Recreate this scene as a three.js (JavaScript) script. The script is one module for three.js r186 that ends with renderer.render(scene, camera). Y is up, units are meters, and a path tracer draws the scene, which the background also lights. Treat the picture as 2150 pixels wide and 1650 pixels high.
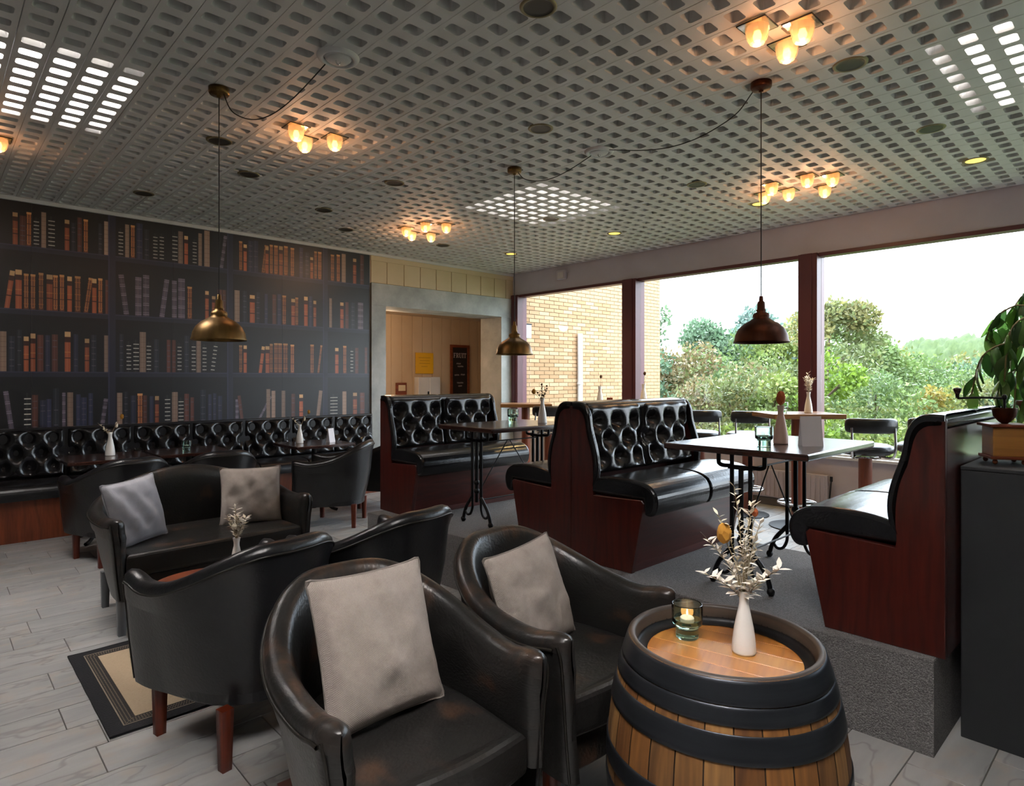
import * as THREE from 'three';
import { mergeGeometries } from 'three/addons/utils/BufferGeometryUtils.js';
import { RoundedBoxGeometry } from 'three/addons/geometries/RoundedBoxGeometry.js';
import { RectAreaLightUniformsLib } from 'three/addons/lights/RectAreaLightUniformsLib.js';
RectAreaLightUniformsLib.init();

// ------------------------------------------------------------------ camera, sky, light, exposure
const scene = new THREE.Scene();
const camera = new THREE.PerspectiveCamera(64.28, 2150 / 1650, 0.05, 400);
camera.position.set(0, 1.4, 0);
camera.rotation.set(0, THREE.MathUtils.degToRad(-43.245), 0);
camera.setViewOffset(2150, 1650, 0, 30, 2150, 1650);
const renderer = new THREE.WebGLRenderer();
renderer.toneMapping = THREE.LinearToneMapping;
renderer.toneMappingExposure = 2.95;
renderer.shadowMap.enabled = true;

const SKY_HORIZON = 2.1;          // overcast daylight, brighter towards the zenith
const OPAL_LIGHT = 44;             // radiance of the round opal lights above the ceiling grid
const CRYSTAL_LIGHT = 0.06;         // candela of one crystal ceiling lamp
const DOWN_LIGHT = 1.5;

// ------------------------------------------------------------------ helpers
function mulberry(a) { return () => { a |= 0; a = a + 0x6D2B79F5 | 0; let t = Math.imul(a ^ a >>> 15, 1 | a); t = t + Math.imul(t ^ t >>> 7, 61 | t) ^ t; return ((t ^ t >>> 14) >>> 0) / 4294967296; }; }
const rnd = mulberry(4711);
const rr = (a, b) => a + (b - a) * rnd();
const pick = (a) => a[Math.floor(rnd() * a.length)];
const clamp = (x, a = 0, b = 1) => Math.min(b, Math.max(a, x));
const sstep = (a, b, x) => { const t = clamp((x - a) / (b - a)); return t * t * (3 - 2 * t); };
const lerp = (a, b, t) => a + (b - a) * t;
const hash = (x, y, s) => { let h = Math.imul(x, 374761393) + Math.imul(y, 668265263) + Math.imul(s, 1274126177); h = Math.imul(h ^ h >>> 13, 1274126177); return ((h ^ h >>> 16) >>> 0) / 4294967296; };
function vnoise(x, y, px, py, s) {
  const xi = Math.floor(x), yi = Math.floor(y), fx = x - xi, fy = y - yi, u = fx * fx * (3 - 2 * fx), v = fy * fy * (3 - 2 * fy);
  const w = (i, p) => ((i % p) + p) % p;
  const a = hash(w(xi, px), w(yi, py), s), b = hash(w(xi + 1, px), w(yi, py), s), c = hash(w(xi, px), w(yi + 1, py), s), d = hash(w(xi + 1, px), w(yi + 1, py), s);
  return a + (b - a) * u + (c - a) * v + (a - b - c + d) * u * v;
}
function fbm(x, y, px, py, s, oct = 4) { let t = 0, a = 0.5, n = 0; for (let i = 0; i < oct; i++) { t += a * vnoise(x, y, px, py, s + i); n += a; a *= 0.5; x *= 2; y *= 2; px *= 2; py *= 2; } return t / n; }
function tex(w, h, srgb, fn, repeat = [1, 1]) {
  const d = new Uint8Array(w * h * 4);
  for (let j = 0; j < h; j++) for (let i = 0; i < w; i++) { const c = fn(i / w, j / h, i, j), k = (j * w + i) * 4; d[k] = clamp(c[0]) * 255; d[k + 1] = clamp(c[1]) * 255; d[k + 2] = clamp(c[2]) * 255; d[k + 3] = 255; }
  const t = new THREE.DataTexture(d, w, h, THREE.RGBAFormat); t.wrapS = t.wrapT = THREE.RepeatWrapping; t.magFilter = THREE.LinearFilter; t.minFilter = THREE.LinearMipmapLinearFilter; t.generateMipmaps = true;
  if (srgb) t.colorSpace = THREE.SRGBColorSpace; t.repeat.set(...repeat); t.needsUpdate = true; return t;
}
const mix3 = (a, b, t) => [lerp(a[0], b[0], t), lerp(a[1], b[1], t), lerp(a[2], b[2], t)];
const g3 = (v) => [v, v, v];

// sky: even overcast, CIE-like rise towards the zenith, soft streaky clouds
{
  const w = 512, h = 256, d = new Float32Array(w * h * 4);
  for (let j = 0; j < h; j++) for (let i = 0; i < w; i++) {
    const e = ((j + 0.5) / h - 0.5) * Math.PI, k = (j * w + i) * 4, s = Math.max(0, Math.sin(e));
    const cl = fbm(i / w * 12, (j / h) * 26, 12, 26, 5, 4), L = SKY_HORIZON * (1 + 1.7 * s) * (0.90 + 0.2 * cl);
    const blue = clamp(sstep(0.04, 0.30, s) * (1.25 - 1.1 * cl)), c = mix3([0.90, 0.98, 1.05], [0.78, 0.94, 1.10], blue);
    d[k] = c[0] * L; d[k + 1] = c[1] * L; d[k + 2] = c[2] * L; d[k + 3] = 1;
  }
  const t = new THREE.DataTexture(d, w, h, THREE.RGBAFormat, THREE.FloatType); t.mapping = THREE.EquirectangularReflectionMapping; t.magFilter = THREE.LinearFilter; t.needsUpdate = true;
  scene.background = t;
}

const V = (x, y, z) => new THREE.Vector3(x, y, z);
const used = {};
function numbered(name) { const n = used[name] = (used[name] ?? -1) + 1; return n ? `${name}_${String(n).padStart(3, '0')}` : name; }
function tag(o, label, category, group, kind) { o.userData = { label, category }; if (group) o.userData.group = group; if (kind) o.userData.kind = kind; return o; }
function thing(name, label, category, pos = [0, 0, 0], turn = 0, group) { const o = new THREE.Group(); o.name = numbered(name); o.position.set(...pos); o.rotation.y = turn; scene.add(o); return tag(o, label, category, group); }
function structure(name, label, category = 'structure') { const o = new THREE.Group(); o.name = name; scene.add(o); return tag(o, label, category, null, 'structure'); }
function part(parent, name, geo, mat, label) { const m = new THREE.Mesh(geo, mat); m.name = name; parent.add(m); if (label) m.userData.label = label; return m; }
function solo(name, label, category, geo, mat, pos = [0, 0, 0], turn = 0, group) { const m = new THREE.Mesh(geo, mat); m.name = numbered(name); m.position.set(...pos); m.rotation.y = turn; scene.add(m); return tag(m, label, category, group); }
function copy(src, name, label, pos, turn, group) { const c = src.clone(); c.name = numbered(name); c.position.set(...pos); c.rotation.set(0, turn, 0); scene.add(c); c.userData = { label, category: src.userData.category }; if (group) c.userData.group = group; return c; }

function plain(g) { const n = g.index ? g.toNonIndexed() : g; for (const k of Object.keys(n.attributes)) if (!['position', 'normal', 'uv'].includes(k)) n.deleteAttribute(k); if (!n.attributes.uv) n.setAttribute('uv', new THREE.BufferAttribute(new Float32Array(n.attributes.position.count * 2), 2)); n.morphAttributes = {}; n.groups = []; return n; }
const join = (...g) => mergeGeometries(g.flat().map(plain), false);
// uv in metres from the dominant axis of each face
function uvm(g, off = [0, 0], swap = false) {
  g = plain(g); const p = g.attributes.position, uv = g.attributes.uv, a = V(), b = V(), c = V();
  for (let i = 0; i < p.count; i += 3) {
    a.fromBufferAttribute(p, i); b.fromBufferAttribute(p, i + 1); c.fromBufferAttribute(p, i + 2);
    const n = b.clone().sub(a).cross(c.clone().sub(a)), ax = Math.abs(n.x), ay = Math.abs(n.y), az = Math.abs(n.z);
    [a, b, c].forEach((q, k) => { let u, v; if (ay >= ax && ay >= az) { u = q.x; v = q.z; } else if (ax >= az) { u = q.z; v = q.y; } else { u = q.x; v = q.y; } if (swap) [u, v] = [v, u]; uv.setXY(i + k, u + off[0], v + off[1]); });
  }
  return g;
}
function box(w, h, d, x = 0, y = 0, z = 0, r = 0, seg = 2) { const g = r ? new RoundedBoxGeometry(w, h, d, seg, r) : new THREE.BoxGeometry(w, h, d); g.translate(x, y, z); return uvm(g); }
const span = (x0, x1, y0, y1, z0, z1, r = 0) => box(x1 - x0, y1 - y0, z1 - z0, (x0 + x1) / 2, (y0 + y1) / 2, (z0 + z1) / 2, r);
function cyl(r0, r1, h, x = 0, y = 0, z = 0, n = 24, open = false) { const g = new THREE.CylinderGeometry(r1, r0, h, n, 1, open); g.translate(x, y + h / 2, z); return plain(g); }
function lathe(pts, n = 32, phi0 = 0, phi = Math.PI * 2) { return plain(new THREE.LatheGeometry(pts.map(([r, y]) => new THREE.Vector2(Math.max(r, 1e-4), y)), n, phi0, phi)); }
function tube(pts, r, seg = 24, rad = 6, closed = false) { return plain(new THREE.TubeGeometry(new THREE.CatmullRomCurve3(pts.map((p) => V(...p)), closed), seg, r, rad, closed)); }
function rod(a, b, r, n = 8) { const A = V(...a), B = V(...b), d = B.clone().sub(A), g = new THREE.CylinderGeometry(r, r, d.length(), n); g.applyQuaternion(new THREE.Quaternion().setFromUnitVectors(V(0, 1, 0), d.normalize())); g.translate((a[0] + b[0]) / 2, (a[1] + b[1]) / 2, (a[2] + b[2]) / 2); return plain(g); }
function extrude(pts, depth, bevel = 0, seg = 2, curve = 8) { const s = pts instanceof THREE.Shape ? pts : new THREE.Shape(pts.map(([x, y]) => new THREE.Vector2(x, y))); return plain(new THREE.ExtrudeGeometry(s, { depth: depth - 2 * bevel, bevelEnabled: bevel > 0, bevelThickness: bevel, bevelSize: bevel, bevelOffset: -bevel, bevelSegments: seg, curveSegments: curve }).translate(0, 0, bevel)); }
function grid(nu, nv, fn, closeU = false) {   // fn(u, v) -> [x, y, z, tu, tv]
  const pos = [], uv = [], idx = [];
  for (let j = 0; j <= nv; j++) for (let i = 0; i <= nu; i++) { const q = fn(i / nu, j / nv); pos.push(q[0], q[1], q[2]); uv.push(q[3] ?? i / nu, q[4] ?? j / nv); }
  for (let j = 0; j < nv; j++) for (let i = 0; i < nu; i++) { const a = j * (nu + 1) + i, b = a + 1, c = a + nu + 1, d = c + 1; idx.push(a, b, d, a, d, c); }
  const g = new THREE.BufferGeometry(); g.setAttribute('position', new THREE.Float32BufferAttribute(pos, 3)); g.setAttribute('uv', new THREE.Float32BufferAttribute(uv, 2)); g.setIndex(idx); g.computeVertexNormals();
  if (closeU) { const n = g.attributes.normal; for (let j = 0; j <= nv; j++) { const a = j * (nu + 1), b = a + nu, q = V(n.getX(a) + n.getX(b), n.getY(a) + n.getY(b), n.getZ(a) + n.getZ(b)).normalize(); n.setXYZ(a, q.x, q.y, q.z); n.setXYZ(b, q.x, q.y, q.z); } }
  return g;
}

// ------------------------------------------------------------------ materials
const std = (o) => new THREE.MeshStandardMaterial(o);
const phy = (o) => new THREE.MeshPhysicalMaterial(o);
const lin = (r, g, b) => new THREE.Color().setRGB(r, g, b);

const leatherBump = tex(512, 512, false, (u, v) => { const a = fbm(u * 64, v * 64, 64, 64, 11, 3), b = fbm(u * 6, v * 6, 6, 6, 15, 3); return g3(0.55 * a + 0.45 * b); }, [2.2, 2.2]);
const wornLeather = tex(512, 512, true, (u, v) => { const n = fbm(u * 5, v * 7, 5, 7, 21, 5), s = fbm(u * 40, v * 9, 40, 9, 27, 3), w = sstep(0.52, 0.74, n * 0.75 + s * 0.25); return mix3([0.115, 0.11, 0.108], [0.29, 0.20, 0.145], w * 0.75); }, [1.3, 1.3]);
const darkLeather = tex(256, 256, true, (u, v) => { const n = fbm(u * 8, v * 8, 8, 8, 31, 4); return mix3([0.085, 0.086, 0.095], [0.14, 0.14, 0.15], n); }, [1.5, 1.5]);
function woodTex(dark, mid, light, seed, fine = 1) {
  return tex(512, 512, true, (u, v) => { const warp = fbm(u * 3, v * 3, 3, 3, seed, 3) * 1.6, a = fbm(u * 3 + warp * 0, v * 48 * fine + warp * 3, 3, 48 * fine + 0, seed + 3, 4), b = fbm(u * 10, v * 150, 10, 150, seed + 9, 2), t = clamp(a * 0.75 + b * 0.35 - 0.05); return t < 0.5 ? mix3(dark, mid, t * 2) : mix3(mid, light, t * 2 - 1); });
}
const mahoganyTex = woodTex([0.17, 0.055, 0.045], [0.27, 0.085, 0.065], [0.34, 0.125, 0.09], 41);
const oakTex = woodTex([0.33, 0.22, 0.11], [0.52, 0.37, 0.20], [0.66, 0.50, 0.29], 53);
const amberTex = woodTex([0.55, 0.35, 0.14], [0.69, 0.47, 0.20], [0.77, 0.56, 0.28], 61);
const redwoodTex = woodTex([0.33, 0.15, 0.08], [0.46, 0.22, 0.12], [0.56, 0.30, 0.17], 67);
const darkwoodTex = woodTex([0.14, 0.075, 0.06], [0.22, 0.12, 0.095], [0.30, 0.17, 0.13], 71);
const concreteTex = tex(512, 512, true, (u, v) => { const n = fbm(u * 6, v * 6, 6, 6, 81, 5), f = fbm(u * 60, v * 60, 60, 60, 83, 2); return mix3([0.56, 0.575, 0.56], [0.74, 0.745, 0.73], clamp(n * 1.3 - 0.15 + (f - 0.5) * 0.18)); }, [0.7, 0.7]);
const carpetTex = tex(512, 512, true, (u, v, i, j) => { const n = fbm(u * 160, v * 160, 160, 160, 91, 2), s = hash(i, j, 7); const k = 0.31 + n * 0.22 + (s > 0.93 ? 0.12 : 0) - (s < 0.08 ? 0.08 : 0); return [k * 1.01, k * 0.99, k * 0.98]; }, [2, 2]);
const carpetBump = tex(256, 256, false, (u, v) => g3(fbm(u * 100, v * 100, 100, 100, 95, 2)), [3, 3]);
const weaveBump = tex(256, 256, false, (u, v, i, j) => { const c = (Math.floor(i / 4) + Math.floor(j / 4)) & 1; return g3(c ? 0.8 : 0.25); }, [7, 7]);
const weaveTex = (a, b, seed) => tex(256, 256, true, (u, v, i, j) => { const c = (Math.floor(i / 4) + Math.floor(j / 4)) & 1, n = fbm(u * 6, v * 6, 6, 6, seed, 4), s = hash(Math.floor(i / 4), Math.floor(j / 4), seed) * 0.10; return mix3(a, b, clamp((c ? 0.34 : 0.60) + (n - 0.5) * 0.25 + s)); }, [6, 6]);
const stone = [0, 1, 2].map((k) => tex(512, 512, true, (u, v) => {
  const n = fbm(u * 3, v * 14, 3, 14, 101 + k * 7, 5), m = fbm(u * 12, v * 20, 12, 20, 131 + k, 3), vein = sstep(0.035, 0.0, Math.abs(fbm(u * 3, v * 8, 3, 8, 151 + k, 4) - 0.5));
  const base = mix3([0.53, 0.53, 0.525], [0.675, 0.67, 0.66], clamp(n * 1.3 - 0.15)), t = mix3(base, [0.66, 0.60, 0.54], clamp(m - 0.52) * 1.6); return mix3(t, [0.44, 0.43, 0.42], vein * 0.45);
}, [0.9, 0.9]));
const brassTex = tex(256, 256, true, (u, v) => { const n = fbm(u * 30, v * 5, 30, 5, 171, 4), m = fbm(u * 6, v * 8, 6, 8, 175, 3); return mix3([0.34, 0.25, 0.13], [0.62, 0.50, 0.30], clamp(n * 0.8 + m * 0.6 - 0.25)); });
const paint = (s, a, b) => tex(256, 256, true, (u, v) => mix3(a, b, fbm(u * 10, v * 10, 10, 10, s, 4)), [0.5, 0.5]);

const MAT = {
  ceiling: std({ map: paint(3, [0.755, 0.75, 0.74], [0.795, 0.79, 0.78]), roughness: 0.55 }),
  whitePaint: std({ map: paint(5, [0.76, 0.76, 0.755], [0.80, 0.80, 0.795]), roughness: 0.7 }),
  bulkhead: std({ map: paint(9, [0.69, 0.69, 0.73], [0.73, 0.73, 0.77]), roughness: 0.7 }),
  sillWall: std({ map: paint(12, [0.66, 0.625, 0.63], [0.70, 0.665, 0.67]), roughness: 0.75 }),
  greyWall: std({ map: paint(14, [0.52, 0.51, 0.49], [0.57, 0.56, 0.54]), roughness: 0.85 }),
  beige: std({ map: paint(16, [0.76, 0.69, 0.56], [0.81, 0.74, 0.61]), roughness: 0.7 }),
  hall: std({ map: paint(18, [0.72, 0.63, 0.52], [0.76, 0.67, 0.56]), roughness: 0.75 }),
  concrete: std({ map: concreteTex, bumpMap: concreteTex, bumpScale: 0.002, roughness: 0.85 }),
  grout: std({ color: 0x5b5752, roughness: 0.95 }),
  tiles: stone.map((t) => std({ map: t, bumpMap: t, bumpScale: 0.0008, roughness: 0.42 })),
  carpet: std({ map: carpetTex, bumpMap: carpetBump, bumpScale: 0.004, roughness: 1 }),
  maroon: std({ color: lin(0.085, 0.022, 0.030), roughness: 0.4 }),
  glass: phy({ color: 0xffffff, transmission: 1, roughness: 0, thickness: 0, ior: 1.45 }),
  leather: phy({ map: wornLeather, bumpMap: leatherBump, bumpScale: 0.0014, roughness: 0.33 }),
  leatherBlack: phy({ map: darkLeather, bumpMap: leatherBump, bumpScale: 0.0011, roughness: 0.30 }),
  leatherBooth: phy({ map: darkLeather, bumpMap: leatherBump, bumpScale: 0.0008, roughness: 0.22 }),
  button: std({ color: 0x0b0b0d, roughness: 0.4 }),
  piping: std({ color: 0x17140f, roughness: 0.4 }),
  mahogany: phy({ map: mahoganyTex, roughness: 0.30, clearcoat: 0.3, clearcoatRoughness: 0.25 }),
  redwood: std({ map: redwoodTex, roughness: 0.38 }),
  legWood: std({ map: redwoodTex, color: 0xd2a890, roughness: 0.4 }),
  darkwood: phy({ map: darkwoodTex, roughness: 0.25, clearcoat: 0.5, clearcoatRoughness: 0.14 }),
  oak: [0xffffff, 0xd8cfc4, 0xe9d6bb, 0xc4b09a].map((c) => std({ map: oakTex, bumpMap: oakTex, bumpScale: 0.002, color: c, roughness: 0.6 })),
  amber: [0xffffff, 0xf0dfcf, 0xfff0dd].map((c) => phy({ map: amberTex, color: c, roughness: 0.38, clearcoat: 1, clearcoatRoughness: 0.33 })),
  paleOak: phy({ map: oakTex, color: 0xfff2e0, roughness: 0.4, clearcoat: 0.3 }),
  iron: std({ color: 0x141416, roughness: 0.45, metalness: 0.4 }),
  hoop: std({ map: paint(23, [0.17, 0.18, 0.20], [0.25, 0.26, 0.28]), roughness: 0.36, metalness: 0.75 }),
  castIron: std({ color: 0x0c0c0e, roughness: 0.5, metalness: 0.2 }),
  chrome: std({ color: 0xd8d8da, roughness: 0.16, metalness: 1 }),
  brass: std({ map: brassTex, roughness: 0.36, metalness: 0.85 }),
  copper: std({ map: brassTex, color: 0x9a6248, roughness: 0.45, metalness: 0.7 }),
  cord: std({ color: 0x111010, roughness: 0.6 }),
  blackHole: std({ color: 0x050505, roughness: 1 }),
  ringBrass: std({ color: 0x7d7356, roughness: 0.45, metalness: 0.5 }),
  ceramic: phy({ color: 0xeeece6, roughness: 0.3 }),
  candleGlass: phy({ color: 0xeafaf2, transmission: 1, roughness: 0.04, thickness: 0.01, ior: 1.5, attenuationColor: new THREE.Color(0x7accb0), attenuationDistance: 0.2 }),
  wax: std({ color: 0xf2eee2, roughness: 0.5 }),
  crystal: phy({ color: 0xfff0dc, transmission: 0.75, roughness: 0.22, thickness: 0, ior: 1.5, emissive: 0xffc488, emissiveIntensity: 0.15 }),
  plate: phy({ color: 0xfff6ea, transmission: 1, roughness: 0.05, thickness: 0.005, ior: 1.5, attenuationColor: new THREE.Color(0x8fb8a8), attenuationDistance: 0.05 }),
  paper: std({ color: 0xe9e4e6, roughness: 0.8 }),
  dried: std({ color: 0xe9ddc6, roughness: 0.9, side: THREE.DoubleSide }),
  driedPale: std({ color: 0xf3ece0, roughness: 0.9, side: THREE.DoubleSide }),
  driedBrown: std({ color: 0x5a3d22, roughness: 0.9, side: THREE.DoubleSide }),
  ochre: std({ color: 0xb8822e, roughness: 0.9 }),
  orangeBud: std({ color: 0xa8562c, roughness: 0.9 }),
  stem: std({ color: 0x9a8a66, roughness: 0.9 }),
  pillowWarm: std({ map: weaveTex([0.47, 0.435, 0.41], [0.75, 0.70, 0.665], 201), bumpMap: weaveBump, bumpScale: 0.0012, roughness: 0.95 }),
  pillowCool: std({ map: weaveTex([0.53, 0.525, 0.545], [0.68, 0.675, 0.695], 211), bumpMap: weaveBump, bumpScale: 0.0008, roughness: 0.95 }),
  partition: std({ map: paint(27, [0.125, 0.13, 0.14], [0.15, 0.155, 0.165]), roughness: 0.6 }),
  terracotta: std({ map: paint(29, [0.36, 0.22, 0.17], [0.46, 0.29, 0.22]), roughness: 0.6 }),
};

// ------------------------------------------------------------------ room measures
const XW = 6.86, ZB = -7.28, H = 3.06, TOP = 3.52, XL = -3.6, ZR = 4.2;
const SILL = 0.59, HEAD = 2.72;

// ------------------------------------------------------------------ floor: stone planks in rows along x
const PLATFORM = [[2.715, -0.615], [3.86, -0.615], [3.86, -4.32], [2.52, -4.32]];
function onPlatform(x, z) { const xf = lerp(2.52, 2.715, (z + 4.32) / 3.705); return z < -0.7 && z > -4.2 && x > xf + 0.1 && x < 3.8; }
{
  const floor = structure('floor', 'pale grey stone plank tile floor of the lounge', 'floor');
  part(floor, 'screed', span(XL, XW + 0.2, -0.2, -0.006, ZB - 2.2, ZR), MAT.grout);
  const L = 0.66, P = 0.2145, gap = 0.004, tiles = [];
  const known = { '-1': 0.82, '-2': 1.02, '-3': 0.477, '-5': 0.416, '-9': 0.55, '-11': 0.432 };
  for (let r = 9; r >= -23; r--) {
    const z1 = -2.178 + P * (r + 1), z0 = z1 - P; if (z1 > 0.6 || z0 < ZB - 0.05) continue;
    const j = known[r] ?? (0.2 + ((r * 0.379) % 1 + 1) % 1 * L);
    for (let k = -5; k < 12; k++) { const x0 = Math.max(XL, j + (k - 0.0) * L), x1 = Math.min(XW, j + (k + 1) * L); if (x1 - x0 < 0.03) continue; tiles.push([x0, x1, Math.max(z0, ZB), z1]); }
  }
  for (let z = 0.6; z < ZR; z += P) tiles.push([XL, XW, z, Math.min(z + P, ZR), 1]);
  for (let z = ZB - 2; z < ZB; z += P) tiles.push([4.3, 8.2, z, Math.min(z + P, ZB), 1]);
  const seen = tiles.filter((t) => { if (t[4]) return false; const x = (t[0] + t[1]) / 2, z = (t[2] + t[3]) / 2; if (onPlatform(t[0], z) && onPlatform(t[1], z)) return false; const d = 0.685 * x - 0.728 * z, u = (0.728 * x + 0.685 * z) / d; t.d = d; return d > 1.2 && Math.abs(u) < 0.95; }).sort((a, b) => a.d - b.d);
  const near = new Set(seen.slice(0, 280)), rest = [], shared = {};
  for (const t of tiles) {
    const w = t[1] - t[0] - gap, d = t[3] - t[2] - gap, cx = (t[0] + t[1]) / 2, cz = (t[2] + t[3]) / 2;
    if (near.has(t)) {
      const full = w > L - 0.02, v = full ? Math.floor(rnd() * 6) : -1, key = full ? v : null;
      let g = key !== null ? shared[key] : null;
      if (!g) { g = box(w, 0.012, d, 0, -0.006, 0, 0.0015, 1); g = uvm(g, [rnd() * 3, rnd() * 3]); if (key !== null) shared[key] = g; }
      part(floor, 'tile', g, MAT.tiles[Math.floor(rnd() * 3)]).position.set(cx, 0, cz);
    } else rest.push(uvm(box(w, 0.012, d, cx, -0.006, cz), [rnd() * 3, rnd() * 3]));
  }
  const far = part(floor, 'tile_remainder', join(rest), MAT.tiles[1]); far.userData.kind = 'stuff';
}
// raised carpeted platform with the booths
{
  const s = new THREE.Shape(PLATFORM.map(([x, z]) => new THREE.Vector2(x, -z)));
  const g = new THREE.ExtrudeGeometry(s, { depth: 0.352, bevelEnabled: true, bevelSize: 0.006, bevelThickness: 0.006, bevelOffset: -0.006, bevelSegments: 2 }); g.rotateX(-Math.PI / 2);
  const p = structure('floor_platform', 'raised platform covered in grey flecked carpet under the booths', 'platform');
  part(p, 'carpet', uvm(g), MAT.carpet);
}
const S = 0.358;

// ------------------------------------------------------------------ ceiling: planks with flared slots
{
  const ceiling = structure('ceiling', 'grey metal plank ceiling pierced with rows of slots', 'ceiling');
  const px = 0.1446, pz = 0.1379, nz = 63, z0 = ZB + 0.03, gap = 0.004;
  const slot = (w, d, r) => { const s = new THREE.Path(), n = []; for (const [sx, sz, a0] of [[1, 1, 0], [-1, 1, 90], [-1, -1, 180], [1, -1, 270]]) for (let k = 0; k < 4; k++) { const a = (a0 + k * 30) * Math.PI / 180; n.push([sx * (w / 2 - r) + r * Math.cos(a), sz * (d / 2 - r) + r * Math.sin(a)]); } return n; };
  const lo = slot(0.094, 0.072, 0.016), hi = slot(0.080, 0.056, 0.014), depth = 0.052;
  const shape = new THREE.Shape([[-px / 2 + gap / 2, -pz / 2], [px / 2 - gap / 2, -pz / 2], [px / 2 - gap / 2, pz / 2], [-px / 2 + gap / 2, pz / 2]].map(([x, y]) => new THREE.Vector2(x, y)));
  shape.holes.push(new THREE.Path(lo.map(([x, y]) => new THREE.Vector2(x, y)).reverse()));
  const face = plain(new THREE.ShapeGeometry(shape)); face.rotateX(Math.PI / 2);   // faces down
  const wall = (() => { const pos = [], uv = [], n = lo.length; for (let i = 0; i < n; i++) { const a = lo[i], b = lo[(i + 1) % n], c = hi[(i + 1) % n], d = hi[i]; const A = [a[0], 0, a[1]], B = [b[0], 0, b[1]], C = [c[0], depth, c[1]], D = [d[0], depth, d[1]]; pos.push(...A, ...C, ...B, ...A, ...D, ...C); for (let k = 0; k < 6; k++) uv.push(0, 0); } const g = new THREE.BufferGeometry(); g.setAttribute('position', new THREE.Float32BufferAttribute(pos, 3)); g.setAttribute('uv', new THREE.Float32BufferAttribute(uv, 2)); g.computeVertexNormals(); return g; })();
  const cell = join(face, wall), parts = [];
  for (let k = 0; k < nz; k++) parts.push(cell.clone().translate(0, 0, z0 + (k + 0.5) * pz));
  const len = nz * pz;
  for (const s of [-1, 1]) parts.push(span(s * (px / 2 - gap / 2) - 0.0008, s * (px / 2 - gap / 2) + 0.0008, 0, 0.05, z0, z0 + len));
  const plank = uvm(join(parts));
  const x1 = 6.83, n = 58;
  for (let i = 0; i < n; i++) part(ceiling, 'plank', plank, MAT.ceiling).position.set(x1 - (i + 0.5) * px, H, 0);
  const xe = x1 - n * px, ze = z0 + len;
  part(ceiling, 'border_panel', span(XL, xe - 0.003, H, H + 0.02, ZB, ZR), MAT.ceiling);
  part(ceiling, 'border_panel', span(xe, XW, H, H + 0.02, ze + 0.002, ZR), MAT.ceiling);
  part(ceiling, 'roof_slab', span(XL - 0.2, XW + 0.2, TOP, TOP + 0.18, ZB - 0.2, ZR + 0.2), MAT.concrete);
  const t = structure('trim_1', 'white moulding along the top of the mural wall', 'trim');
  part(t, 'moulding', span(XL, XW, H - 0.035, H + 0.002, ZB, ZB + 0.03, 0.006), MAT.whitePaint);
}

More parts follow.
